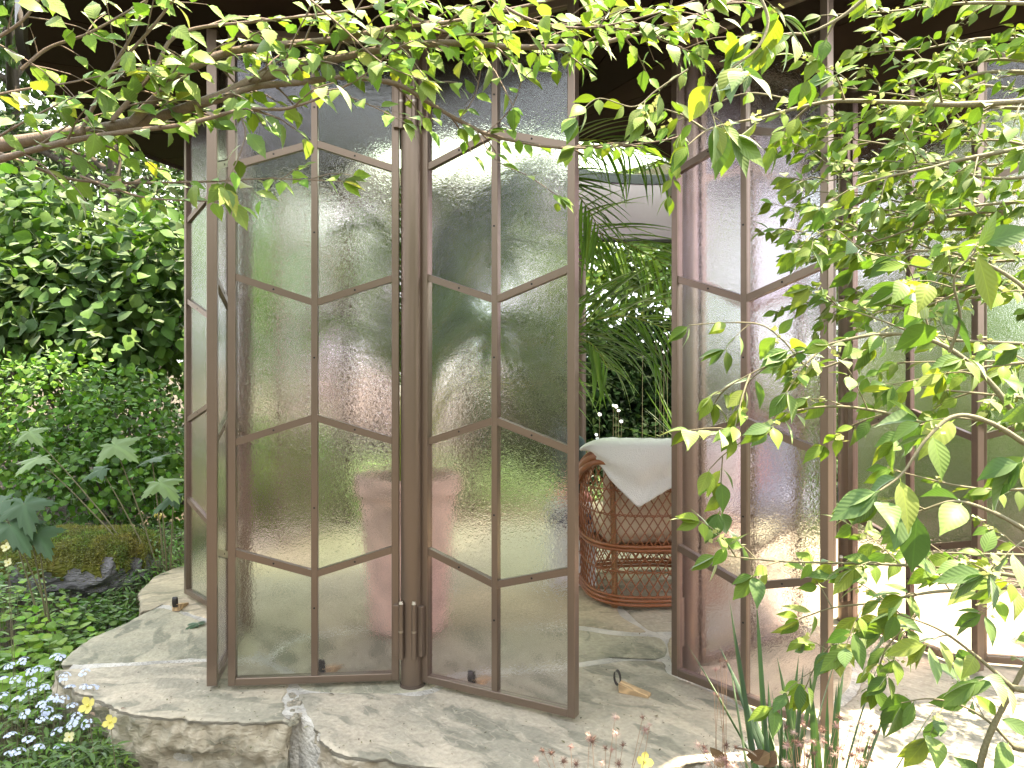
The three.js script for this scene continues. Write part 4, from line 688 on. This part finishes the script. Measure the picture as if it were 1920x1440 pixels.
// ------------------------------------------------------------------ garden behind the pavilion
rnd = RNG(67);
groundCover('low_leafy_cover', 'low leafy ground cover behind the pavilion seen through the glass', [[620, 960, 8.2, 1.6, 0.7, 0.5], [800, 950, 8.6, 1.6, 0.8, 0.6], [450, 950, 8.4, 1.4, 0.8, 0.6], [1000, 940, 9, 1.6, 0.6, 0.5], [1300, 930, 9, 1.8, 0.7, 0.5], [1650, 930, 8.6, 1.6, 0.7, 0.5]], 9000, 0.1, LG.round, LM.ground, { single: 60, tint: [1.1, 1.2, 0.9] });
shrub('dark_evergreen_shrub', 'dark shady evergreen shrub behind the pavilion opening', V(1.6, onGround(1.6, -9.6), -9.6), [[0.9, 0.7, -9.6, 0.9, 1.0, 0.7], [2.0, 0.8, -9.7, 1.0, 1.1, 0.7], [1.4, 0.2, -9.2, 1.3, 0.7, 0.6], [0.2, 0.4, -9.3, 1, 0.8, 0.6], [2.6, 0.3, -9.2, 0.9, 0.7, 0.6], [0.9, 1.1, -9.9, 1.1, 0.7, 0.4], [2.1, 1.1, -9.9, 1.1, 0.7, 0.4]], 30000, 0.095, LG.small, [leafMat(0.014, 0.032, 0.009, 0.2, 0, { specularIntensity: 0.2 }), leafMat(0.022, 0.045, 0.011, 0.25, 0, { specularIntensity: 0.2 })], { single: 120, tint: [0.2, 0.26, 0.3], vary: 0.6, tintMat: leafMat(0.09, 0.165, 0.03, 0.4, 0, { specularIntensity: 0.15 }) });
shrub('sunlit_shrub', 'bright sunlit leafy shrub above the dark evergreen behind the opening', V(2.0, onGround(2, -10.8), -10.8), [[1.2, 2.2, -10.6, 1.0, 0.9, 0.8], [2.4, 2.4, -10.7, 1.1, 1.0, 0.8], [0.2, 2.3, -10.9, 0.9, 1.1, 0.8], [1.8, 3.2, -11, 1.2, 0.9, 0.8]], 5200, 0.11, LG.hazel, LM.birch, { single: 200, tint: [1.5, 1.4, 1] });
groundCover('silver_edging_plant', 'grey green low edging plants behind the armchair', [[1150, 830, 7.6, 0.6, 0.3, 0.5], [1230, 830, 7.7, 0.5, 0.3, 0.5], [1060, 840, 7.6, 0.5, 0.3, 0.45]], 1800, 0.05, LG.lance, [leafMat(0.14, 0.19, 0.13, 0.3, 0.3)], { single: 120, tint: [1.3, 1.2, 2.2] });
{
  const t = thing('white_flowering_plant', 'white flowers on thin stems before the dark shrub', 'flowers', V(1.3, -0.2, -8.6)), fg = flowerGeo(5, 1, 0.2), st = [];
  for (const [x, y] of [[1155, 762], [1124, 777], [1150, 760], [1165, 790], [1240, 645], [1245, 660], [1237, 690], [1230, 640], [1120, 822], [1118, 815], [1205, 640], [1252, 625], [1160, 770]]) { const p = P(x, y, 8.5), m = mesh('flower', fg, M.white, t); m.position.copy(p).sub(t.position); m.scale.setScalar(R(0.018, 0.028)); m.rotation.set(1.1, R(0, 6), R(-0.4, 0.4)); st.push(twigGeo(V(p.x, -0.2, p.z - 0.05), p, 0.004, 0)); }
  stuff(worldPart('stem', merge(st), M.barkGreen, t));
}
{ const t = thing('spiky_plant', 'spiky green fan of blades before the dark shrub behind the chair', 'plant', V(1.6, onGround(1.6, -8.2), -8.2)); blades(t, 26, t.position.clone().add(V(0, 0.1, 0)), 0.05, 0.75, 0.03, LM.hazel, { lean: 0.8 }); const u = thing('arching_grass_plant', 'arching bright green blades at the right side of the opening', 'plant', V(1.95, 0.1, -8.6)); blades(u, 26, u.position.clone().add(V(0, 0.25, 0)), 0.05, 0.8, 0.03, LM.ground, { lean: 0.95 }); }
{ // the wood on the photographer's side, which the glass and the metal mirror
  const t = thing('woodland', 'mass of trees facing the pavilion, mirrored faintly in its glass', 'trees'); t.userData.kind = 'stuff'; const blobs = [], tr = [];
  for (let i = 0; i < 15; i++) { const a = -0.15 + i / 14 * 3.44, r = R(7.5, 10), x = Math.cos(a) * r, z = Math.sin(a) * r * 0.85 + 0.5; if (x > 5.5 && z < 3.5) continue; const h = R(4, 5.4); for (let k = 0; k < 5; k++) blobs.push({ c: V(x + R(-1.3, 1.3), h * (0.12 + 0.21 * k), z + R(-0.8, 0.8)), r: V(R(1.4, 2.0), R(0.9, 1.3), R(1.4, 2)) }); tr.push(taperTube([V(x, -0.3, z), V(x + 0.1, h * 0.5, z), V(x, h, z)], 0.13, 0.05, 8, 3)); }
  worldPart('trunk', merge(tr), M.trunk, t).userData.kind = 'stuff'; dressLeaves(t, shellLeaves(blobs, 24000, 0.24, { flat: 0.5, depth: 0.3 }), LG.small, [], { single: 0, tintMat: LM.tintFar, rest: 'crown' });
}
const trees = [
  ['leafy_tree', 'big leafy tree standing behind the left hedge', -5.2, -9.8, 7.5, 2.9, 17000, 0.15, [0.9, 1.05, 0.8]],
  ['leafy_tree', 'dense green tree behind the pavilion seen through the facing panel', -2.2, -12.5, 7, 3.0, 4200, 0.14, [1.1, 1.2, 1]],
  ['leafy_tree', 'light green tree behind the pavilion seen through the middle glass', 0.8, -14, 7.5, 3.2, 6000, 0.15, [1.2, 1.15, 1]],
  ['leafy_tree', 'tall tree behind the pavilion to the right of its opening', 4.4, -14.5, 8, 3.2, 7000, 0.16, [1.1, 1.1, 1]],
  ['leafy_tree', 'tree at the far left edge with sky between its leaves', -7.6, -11.5, 9, 3.4, 15000, 0.16, [0.85, 1, 0.85]],
  ['leafy_tree', 'shadowed tree beyond the left picture edge, mirrored by the panels', -10.5, -7, 7.5, 3.0, 7000, 0.15, [0.8, 0.95, 0.9]],
  ['leafy_tree', 'dense tree behind the pavilion seen through the right glass panels', 5.6, -11.5, 7.5, 3.0, 12000, 0.15, [1.0, 1.1, 0.9]],
  ['leafy_tree', 'pale distant tree behind the right foliage', 9.5, -17, 7, 3.2, 6000, 0.18, [1.2, 1.15, 1]],
  ['leafy_tree', 'distant tree rising between two nearer trees at the left', -4.6, -16, 9, 3.6, 12000, 0.18, [0.9, 1, 0.95]],
];
for (const [n, l, x, z, h, r, k, s, tint] of trees) tree(n, l, V(x, onGround(x, z), z), h, r, k, s, { tint, low: 0.12, limbs: 16 });
groundCover('right_border_plant', 'small white flowering border plant between the two right door panels', [[1560, 1000, 6.0, 0.5, 0.4, 0.6], [1560, 900, 6.6, 0.5, 0.4, 0.9], [1700, 950, 6.6, 1.2, 0.5, 0.6]], 3200, 0.045, LG.small, LM.ground, { single: 200 });
shrub('shady_right_shrub', 'mid green shrub close behind the right door panels', V(3.8, onGround(3.8, -6.6), -6.6), [[3.0, 0.7, -6.7, 0.8, 0.9, 0.6], [4.2, 0.9, -6.5, 0.9, 1.1, 0.6], [5.3, 1.0, -6.2, 0.9, 1.1, 0.6], [3.6, 0.1, -6.4, 1.6, 0.5, 0.5]], 6000, 0.07, LG.round, LM.hazel, { single: 60, tint: [0.8, 0.95, 0.7], vary: 0.5 });
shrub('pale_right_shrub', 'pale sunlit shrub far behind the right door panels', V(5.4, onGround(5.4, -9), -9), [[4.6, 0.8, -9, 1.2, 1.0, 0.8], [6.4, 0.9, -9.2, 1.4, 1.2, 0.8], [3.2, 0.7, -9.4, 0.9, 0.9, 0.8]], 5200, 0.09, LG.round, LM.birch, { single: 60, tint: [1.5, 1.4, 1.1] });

// ------------------------------------------------------------------ overhanging branches: the tree on the left
rnd = RNG(83);
function bough(t, list, leaves, { pts, d0, d1, r0, r1, gap = 0.045, size = 0.05, twigs = 0.5, twigLen = 0.16, from = 0.05, droop = 0.35, matPick, bark = M.bark, cluster = 0, flowers, pair = false, up = 0.2 }) {
  const n = pts.length, P3 = pts.map(([x, y, d], i) => P(x, y, d ?? lerp(d0, d1, i / (n - 1)))), g = taperTube(P3, r0, r1, 7, 6, 0.12), c = g.userData.curve, len = c.getLength();
  worldPart('branch', g, bark, t);
  const twigGs = [], leafAt = (p, tg, s, side) => { const dir = tg.clone().multiplyScalar(0.6).add(side).addScaledVector(UPV, -droop + R(-0.25, 0.2)).add(rv(0.3)), nn = V(0.2, 0.75, 0.45).addScaledVector(tg, -0.2).add(rv(0.65)); list.push({ m: leafMatrix(p, dir, nn, s), s, g: pick(leaves), mat: matPick() }); };
  const sideOf = (tg) => tg.clone().cross(rv().addScaledVector(UPV, 1)).normalize();
  for (let s = from * len, k = 0; s < len; s += gap * R(0.6, 1.4), k++) {
    const u = s / len, p = c.getPointAt(u), tg = c.getTangentAt(u), side = sideOf(tg).multiplyScalar(k % 2 ? 1 : -1);
    if (rnd() < twigs) {
      const l = twigLen * R(0.4, 1.2), q = p.clone().addScaledVector(tg, l * R(0.4, 0.9)).addScaledVector(side, l * 0.7).addScaledVector(UPV, l * R(-0.5, 0.2 + up)); twigGs.push(twigGeo(p, q, Math.min(0.003, r0 * 0.4), 0.08));
      const m = Math.max(2, Math.round(l / (size * 0.62))), td = q.clone().sub(p).normalize(), mid = p.clone().lerp(q, 0.5); mid.y += 0.08 * l;
      for (let i = 1; i <= m; i++) { const v = i / m, a = p.clone().lerp(mid, v), b = mid.clone().lerp(q, v), x = a.lerp(b, v), sd = sideOf(td); leafAt(x, td, size * R(0.7, 1.2), sd.clone().multiplyScalar(i % 2 ? 0.8 : -0.8)); if (pair) leafAt(x, td, size * R(0.7, 1.2), sd.multiplyScalar(i % 2 ? -0.8 : 0.8)); }
      for (let i = 0; i < cluster; i++) leafAt(q, td, size * R(0.8, 1.25), sideOf(td).multiplyScalar(0.6)); if (flowers && rnd() < 0.75) flowers.push(q.clone().lerp(p, R(0, 0.4)));
    } else { leafAt(p, tg, size * R(0.75, 1.25), side); if (pair) leafAt(p, tg, size * R(0.7, 1.2), side.clone().multiplyScalar(-1)); if (flowers && rnd() < 0.3) flowers.push(p.clone()); }
  }
  for (let i = 0; i < 3; i++) leafAt(c.getPointAt(1), c.getTangentAt(1), size * R(0.8, 1.3), rv(0.5));
  if (twigGs.length) stuff(worldPart('twig', merge(twigGs), bark, t));
}
{
  const t = thing('overhanging_birch', 'birch like tree reaching its leafy boughs in from the left above', 'tree', V(-2.1, -0.27, -1.55)), L = [], mp = () => rnd() < 0.14 ? LM.birch[3] : LM.birch[Math.floor(rnd() * 3)];
  worldPart('trunk', taperTube([V(-2.1, -0.27, -1.55), V(-2.06, 0.6, -1.6), V(-1.98, 1.2, -1.62), V(-1.75, 1.68, -1.66), P(-120, 296, 1.7), P(-60, 284, 1.72)], 0.05, 0.017, 12, 6, 0.06), M.bark, t);
  const B = (o) => bough(t, L, LG.birch, { matPick: mp, ...o, size: o.size * 1.14, gap: o.gap * 0.78 });
  B({ pts: [[-70, 286], [0, 272], [80, 258], [245, 232], [400, 185], [480, 150], [560, 126], [640, 108], [760, 85], [880, 82], [960, 88], [1070, 87], [1130, 80], [1240, 50], [1330, 20], [1400, -10]], d0: 1.72, d1: 1.95, r0: 0.0165, r1: 0.003, gap: 0.03, size: 0.05, twigs: 0.62, from: 0.1 });
  B({ pts: [[245, 232], [340, 140], [420, 100], [520, 85], [640, 72], [760, 48], [840, 42], [920, 25], [1010, 5], [1100, -20]], d0: 1.74, d1: 1.9, r0: 0.011, r1: 0.003, gap: 0.028, size: 0.05, twigs: 0.62 });
  B({ pts: [[400, 190], [480, 163], [560, 155], [640, 145], [700, 150], [750, 160], [800, 190], [850, 220], [910, 250], [980, 268], [1050, 277], [1150, 275], [1250, 262], [1275, 255]], d0: 1.76, d1: 1.95, r0: 0.0085, r1: 0.0015, gap: 0.05, size: 0.043, twigs: 0.55, twigLen: 0.13 });
  B({ pts: [[-20, 304], [130, 265], [230, 248], [350, 232], [460, 205], [540, 203], [640, 165], [700, 130]], d0: 1.66, d1: 1.75, r0: 0.008, r1: 0.002, gap: 0.04, size: 0.05, twigs: 0.5 });
  B({ pts: [[0, 288], [130, 335], [210, 342], [400, 340], [500, 335], [640, 340]], d0: 1.68, d1: 1.8, r0: 0.004, r1: 0.001, gap: 0.04, size: 0.046, twigs: 0.45, twigLen: 0.1 });
  B({ pts: [[150, 330], [210, 352], [270, 370], [400, 378], [440, 380]], d0: 1.66, d1: 1.7, r0: 0.003, r1: 0.001, gap: 0.045, size: 0.046, twigs: 0.4, twigLen: 0.1 });
  B({ pts: [[150, 250], [185, 180], [210, 130], [250, 60], [280, -10]], d0: 1.72, d1: 1.72, r0: 0.005, r1: 0.0025, gap: 0.045, size: 0.05, twigs: 0.5 });
  B({ pts: [[210, 130], [260, 80], [310, 20], [340, -20]], d0: 1.7, d1: 1.66, r0: 0.004, r1: 0.0025, gap: 0.045, size: 0.05, twigs: 0.5 });
  B({ pts: [[210, 225], [290, 130], [320, 75], [360, 55], [480, 40], [640, 22], [760, 0]], d0: 1.7, d1: 1.85, r0: 0.0055, r1: 0.002, gap: 0.04, size: 0.05, twigs: 0.5 });
  B({ pts: [[-20, 180], [60, 165], [130, 155], [200, 140], [270, 128]], d0: 1.6, d1: 1.7, r0: 0.003, r1: 0.001, gap: 0.045, size: 0.05, twigs: 0.5 });
  B({ pts: [[-20, 80], [40, 40], [80, -10]], d0: 1.6, d1: 1.6, r0: 0.004, r1: 0.003, gap: 0.05, size: 0.05, twigs: 0.4 });
  B({ pts: [[40, 130], [90, 90], [160, 65], [250, 15], [290, -10]], d0: 1.62, d1: 1.68, r0: 0.004, r1: 0.002, gap: 0.05, size: 0.05, twigs: 0.5 });
  B({ pts: [[-10, 260], [60, 220], [110, 195], [180, 165]], d0: 1.6, d1: 1.6, r0: 0.003, r1: 0.001, gap: 0.045, size: 0.05, twigs: 0.4 });
  B({ pts: [[450, 215], [460, 250], [445, 300], [420, 350]], d0: 1.7, d1: 1.66, r0: 0.002, r1: 0.001, gap: 0.045, size: 0.05, twigs: 0.3, twigLen: 0.08 });
  B({ pts: [[640, 345], [700, 370], [760, 400]].map(([x, y]) => [x, y - 170]), d0: 1.75, d1: 1.7, r0: 0.002, r1: 0.001, gap: 0.05, size: 0.042, twigs: 0.5, twigLen: 0.12 });
  B({ pts: [[860, 225], [890, 180], [900, 140], [905, 100]], d0: 1.85, d1: 1.8, r0: 0.0015, r1: 0.001, gap: 0.04, size: 0.04, twigs: 0.3, twigLen: 0.08 });
  B({ pts: [[910, 252], [960, 200], [980, 150], [1000, 130]], d0: 1.85, d1: 1.8, r0: 0.0015, r1: 0.001, gap: 0.04, size: 0.04, twigs: 0.3, twigLen: 0.08 });
  B({ pts: [[890, 240], [930, 300], [990, 330], [1050, 370]], d0: 1.85, d1: 1.8, r0: 0.0015, r1: 0.0008, gap: 0.07, size: 0.036, twigs: 0.2, twigLen: 0.06 });
  B({ pts: [[700, -30], [820, 55], [950, 62], [1080, 45], [1200, 62], [1290, 95]], d0: 1.75, d1: 1.8, r0: 0.004, r1: 0.001, gap: 0.034, size: 0.05, twigs: 0.6, twigLen: 0.14 });
  B({ pts: [[880, -30], [990, 35], [1100, 52], [1240, 22], [1330, -10]], d0: 1.66, d1: 1.75, r0: 0.004, r1: 0.001, gap: 0.034, size: 0.052, twigs: 0.6, twigLen: 0.14 });
  B({ pts: [[560, -20], [640, 50], [720, 120], [790, 150]], d0: 1.7, d1: 1.72, r0: 0.003, r1: 0.001, gap: 0.036, size: 0.048, twigs: 0.5, twigLen: 0.12 });
  dressLeaves(t, L, LG.birch, LM.birch, { tintMat: LM.tint, tint: [2.2, 2.1, 1.5], vary: 0.3 });
}
// ------------------------------------------------------------------ spindle shrub on the right
rnd = RNG(97);
{
  const t = thing('spindle_shrub', 'spindle shrub with glossy leaves and tiny flowers filling the right side', 'shrub', V(1.65, -0.27, -1.5)), L = [], FL = [], mp = () => rnd() < 0.28 ? LM.spindle[3] : LM.spindle[Math.floor(rnd() * 3)];
  const B = (o) => bough(t, L, LG.spindle, { matPick: mp, bark: M.barkGreen, flowers: FL, cluster: 2, pair: true, size: 0.057, gap: 0.06, twigs: 0.6, twigLen: 0.12, droop: 0.45, ...o });
  const root = (p) => worldPart('stem', taperTube([V(1.65 + R(-0.06, 0.06), -0.27, -1.5 + R(-0.06, 0.06)), V(1.6 + R(-0.1, 0.1), p.y * 0.45 + R(0, 0.2), -1.45), V(p.x + 0.12, p.y - 0.02, p.z + 0.02), p], 0.014, 0.006, 8, 6), M.barkGreen, t);
  const main = [
    { pts: [[1950, 188], [1800, 196], [1700, 193], [1560, 190], [1480, 206], [1430, 220], [1330, 242], [1290, 272]], d0: 1.75, d1: 1.6, r0: 0.008, r1: 0.0015 },
    { pts: [[1950, 272], [1800, 300], [1740, 316], [1670, 330], [1600, 352], [1540, 390]], d0: 1.7, d1: 1.7, r0: 0.006, r1: 0.0012 },
    { pts: [[1960, 860], [1890, 760], [1850, 710], [1790, 660], [1720, 630], [1640, 628], [1540, 650], [1430, 690], [1335, 742]], d0: 1.4, d1: 1.55, r0: 0.006, r1: 0.001, gap: 0.042 },
    { pts: [[1950, 646], [1820, 640], [1740, 632], [1650, 600], [1560, 570]], d0: 1.55, d1: 1.7, r0: 0.0045, r1: 0.001 },
    { pts: [[1640, 650], [1520, 690], [1470, 640], [1430, 610], [1360, 605], [1292, 610]], d0: 1.55, d1: 1.6, r0: 0.0025, r1: 0.001, twigLen: 0.08 },
    { pts: [[1950, 850], [1850, 790], [1790, 780], [1740, 820], [1690, 890], [1650, 920]], d0: 1.2, d1: 1.15, r0: 0.005, r1: 0.0015, size: 0.078, twigLen: 0.08, gap: 0.08 },
    { pts: [[1760, 800], [1640, 770], [1560, 762], [1490, 772], [1420, 810], [1360, 850], [1330, 880]], d0: 1.5, d1: 1.5, r0: 0.0035, r1: 0.001, size: 0.056 },
    { pts: [[1960, 1090], [1850, 1072], [1700, 1060], [1540, 1055], [1450, 1052], [1345, 1040]], d0: 1.4, d1: 1.55, r0: 0.0045, r1: 0.001, size: 0.055, gap: 0.045 },
    { pts: [[1950, 1010], [1860, 960], [1790, 940], [1720, 960]], d0: 1.15, d1: 1.2, r0: 0.004, r1: 0.0015, size: 0.075, gap: 0.08 },
    { pts: [[1950, 1095], [1850, 1105], [1750, 1110], [1640, 1130], [1560, 1140], [1500, 1160]], d0: 1.35, d1: 1.5, r0: 0.004, r1: 0.001, size: 0.058, gap: 0.045 },
    { pts: [[1900, 1290], [1830, 1230], [1760, 1180], [1680, 1150]], d0: 1.35, d1: 1.4, r0: 0.004, r1: 0.001, size: 0.065 },
    { pts: [[1900, 1400], [1850, 1350], [1800, 1322], [1740, 1310], [1690, 1318]], d0: 1.4, d1: 1.45, r0: 0.003, r1: 0.001, size: 0.07, twigLen: 0.07 },
    { pts: [[1830, 1470], [1850, 1392], [1900, 1290], [1950, 1200]], d0: 1.4, d1: 1.4, r0: 0.0065, r1: 0.004, twigs: 0.3, size: 0.058, gap: 0.1 },
    { pts: [[1680, 1150], [1600, 1180], [1540, 1230], [1510, 1290]], d0: 1.55, d1: 1.55, r0: 0.003, r1: 0.001, size: 0.055, gap: 0.045 },
    { pts: [[1720, 1150], [1660, 1220], [1640, 1290]], d0: 1.55, d1: 1.55, r0: 0.003, r1: 0.001, size: 0.05, gap: 0.05 },
    { pts: [[1950, 560], [1860, 500], [1760, 470], [1680, 480], [1600, 500]], d0: 1.6, d1: 1.8, r0: 0.005, r1: 0.001 },
    { pts: [[1800, 520], [1720, 500], [1620, 470], [1560, 430], [1490, 470]], d0: 1.7, d1: 1.7, r0: 0.003, r1: 0.001 },
    { pts: [[1780, 660], [1800, 600], [1790, 520], [1830, 470]], d0: 1.25, d1: 1.2, r0: 0.003, r1: 0.0012, size: 0.08, gap: 0.08 },
    { pts: [[1420, -20], [1440, 40], [1420, 90], [1370, 130], [1330, 180], [1340, 230]], d0: 1.25, d1: 1.2, r0: 0.003, r1: 0.001, size: 0.066, gap: 0.055, twigLen: 0.06 },
    { pts: [[1640, -20], [1580, 30], [1520, 60], [1460, 70], [1400, 110]], d0: 1.4, d1: 1.4, r0: 0.004, r1: 0.001 },
    { pts: [[1500, 190], [1400, 175], [1330, 200], [1230, 245], [1180, 265], [1080, 275]], d0: 1.6, d1: 1.7, r0: 0.002, r1: 0.0008, size: 0.045, twigs: 0.25, gap: 0.06 },
    { pts: [[1290, 130], [1230, 170], [1190, 200], [1120, 185], [1080, 220]], d0: 1.5, d1: 1.45, r0: 0.0018, r1: 0.0008, size: 0.048, twigs: 0.3, gap: 0.05, twigLen: 0.06 },
  ];
  for (const m of main) { B(m); if (m.pts[0][0] > 1895) root(P(m.pts[0][0], m.pts[0][1], m.d0)); }
  for (const [y, y1, d] of [[560, 640, 2.75], [700, 800, 2.85], [820, 900, 2.7], [430, 520, 2.9], [640, 760, 3.0]]) B({ pts: [[2420, y], [2250, y - 10], [2090, lerp(y, y1, 0.5)], [1960, y1]], d0: d, d1: d, r0: 0.006, r1: 0.001, size: 0.058, gap: 0.06, twigs: 0.7, twigLen: 0.2, droop: 0.3 });
  for (let i = 0; i < 20; i++) { const y = R(-20, 560), d = R(1.9, 2.5), x1 = R(1480, 1720), y1 = y + R(-60, 90); B({ pts: [[1990, y], [lerp(1990, x1, 0.4), y + R(-30, 20)], [lerp(1990, x1, 0.7), lerp(y, y1, 0.6)], [x1, y1]], d0: d, d1: d + R(-0.1, 0.1), r0: 0.006, r1: 0.001, size: 0.052, gap: 0.055, twigs: 0.7, twigLen: 0.16, droop: 0.3 }); }
  for (let i = 0; i < 6; i++) { const y = R(600, 1150), d = R(1.8, 2.2), x1 = R(1650, 1800), y1 = y + R(-40, 60); B({ pts: [[1990, y], [lerp(1990, x1, 0.5), y + R(-30, 20)], [x1, y1]], d0: d, d1: d, r0: 0.005, r1: 0.001, size: 0.055, gap: 0.07, twigs: 0.6 }); }
  dressLeaves(t, L, LG.spindle, LM.spindle, { tintMat: LM.tint, tint: [1.7, 1.55, 1.0], vary: 0.35 });
  const fg = flowerGeo(4, 1, 0.1), im = stuff(new THREE.InstancedMesh(fg, std(0.4, 0.44, 0.14, { roughness: 0.9, transmission: 0.35, thickness: 0 }), FL.length * 6)); im.name = 'flower_cluster'; const q = new THREE.Quaternion();
  FL.forEach((p, i) => { for (let k = 0; k < 6; k++) { q.setFromEuler(new THREE.Euler(R(-1, 1), R(0, 6), R(-1, 1))); const s = R(0.004, 0.0075); im.setMatrixAt(i * 6 + k, mtx.compose(p.clone().add(rv(0.016)).sub(t.position), q, V(s, s, s))); } }); t.add(im);
}
// ------------------------------------------------------------------ plants at the front edge
rnd = RNG(109);
{
  const a = thing('iris_clump', 'clump of tall sword shaped leaves before the right door panel', 'plant', P(1455, 1440, 2.35).setY(-0.27)), im = [leafMat(0.06, 0.14, 0.03, 0.35, 0.4), leafMat(0.09, 0.17, 0.04, 0.4, 0.4), leafMat(0.05, 0.11, 0.045, 0.3, 0.4)];
  blades(a, 16, a.position, 0.05, 0.8, 0.028, im, { lean: 0.22 });
  const b = thing('iris_clump', 'second clump of sword leaves further right before the sunlit paving', 'plant', P(1545, 1440, 2.3).setY(-0.27)); blades(b, 26, b.position, 0.07, 0.74, 0.028, im, { lean: 0.5 });
  const seed = (label, base, heads, n2) => {
    const t = thing('dry_seed_heads', label, 'seed heads', base), st = [], pm = [std(0.34, 0.2, 0.17, { roughness: 1 }), std(0.5, 0.36, 0.3, { roughness: 1 }), std(0.14, 0.08, 0.06, { roughness: 1 })];
    const fuzz = [0, 1].map((k) => { const l = []; for (let i = 0; i < 44; i++) { const d = rv().normalize(), c = new THREE.CylinderGeometry(0.00025, 0.0006, 0.013, 3); c.translate(0, 0.0065, 0); c.applyQuaternion(new THREE.Quaternion().setFromUnitVectors(UPV, d)); l.push(c); } l.push(new THREE.IcosahedronGeometry(0.0045, 1)); return merge(l); });
    for (const [x, y, d, s] of heads) { const p = P(x, y, d), m = mesh('seed_head', pick(fuzz), pick(pm), t); m.position.copy(p).sub(base); m.scale.setScalar(s ?? R(0.7, 1.2)); m.rotation.set(R(0, 6), R(0, 6), 0); st.push(twigGeo(base.clone().add(rv(0.07).setY(0)), p, 0.0016, 0.04)); }
    stuff(worldPart('stem', merge(st), M.dry, t));
  };
  seed('dry seed heads on thin stems before the middle slab', P(1120, 1440, 2.1).setY(-0.27), [[1153, 1345, 2.1], [1155, 1375, 2.1], [1105, 1380, 2.1], [1110, 1388, 2.05, 1.4], [1070, 1400, 2.1], [1033, 1412, 2.1], [1007, 1425, 2.05], [1018, 1408, 2.1], [1135, 1402, 2.1], [1147, 1405, 2.1], [1168, 1397, 2.1], [1056, 1427, 2.1], [1080, 1432, 2.05], [1205, 1345, 2.1], [1218, 1358, 2.1], [1210, 1368, 2.1], [1128, 1430, 2.0], [1160, 1432, 2.0]]);
  const many = []; for (let i = 0; i < 46; i++) many.push([R(1465, 1640), R(1345, 1440), R(1.95, 2.3)]); for (let i = 0; i < 12; i++) many.push([R(1280, 1400), R(1395, 1440), R(2, 2.2)]);
  seed('pink brown fluffy seed heads round the foot of the sword leaves', P(1530, 1440, 2.15).setY(-0.27), many);
  seed('slender dry stem with dark seed heads before the right door panel', P(1360, 1440, 2.3).setY(-0.27), [[1350, 1238, 2.35, 0.8], [1362, 1240, 2.35, 0.8], [1342, 1255, 2.35, 0.7], [1358, 1250, 2.35, 0.7], [1347, 1305, 2.35, 0.6], [1339, 1300, 2.35, 0.6]]);
  const dl = thing('withered_leaves', 'brown withered leaves at the foot of the sword leaf clump', 'dead leaves', P(1400, 1440, 2.25).setY(-0.27)), dm = [leafMat(0.26, 0.17, 0.09, 0.2, 0.1), leafMat(0.18, 0.11, 0.06, 0.2, 0.1)];
  for (const [x, y, s] of [[1375, 1405, 0.07], [1395, 1415, 0.06], [1360, 1420, 0.05], [1410, 1432, 0.06], [1430, 1440, 0.06], [1340, 1438, 0.05]]) { const m = mesh('leaf', LG.hazel[1], pick(dm), dl); m.applyMatrix4(new THREE.Matrix4().makeTranslation(-dl.position.x, -dl.position.y, -dl.position.z).multiply(leafMatrix(P(x, y, 2.25), V(R(-1, 1), R(0, 0.8), R(-0.4, 0.4)), rv(), s))); worldPart('stalk', twigGeo(dl.position, P(x, y, 2.25), 0.0015, 0), M.dry, dl); }
  groundCover('front_edge_plants', 'low green plants and moss along the front edge of the slab', [[1230, 1470, 2.2, 0.25, 0.12, 0.16], [1330, 1470, 2.2, 0.2, 0.12, 0.16], [1450, 1480, 2.15, 0.25, 0.12, 0.14], [1100, 1480, 2.1, 0.2, 0.1, 0.1]].map((a) => a), 1100, 0.03, LG.lance, LM.ground, { single: 120 });
  const gr = thing('grass_stalk', 'single thin grass blade standing before the middle slab', 'grass', P(842, 1440, 2.4).setY(-0.27)); blades(gr, 2, gr.position, 0.01, 0.36, 0.004, LM.ground, { lean: 0.1 });
  groundCover('front_left_seedling', 'small light green seedling before the rough slab face', [[205, 1425, 2.6, 0.07, 0.06, 0.16], [225, 1440, 2.55, 0.05, 0.05, 0.12]], 160, 0.03, LG.lance, LM.ground, { single: 120, tint: [1.2, 1.2, 1] });
}
renderer.render(scene, camera);
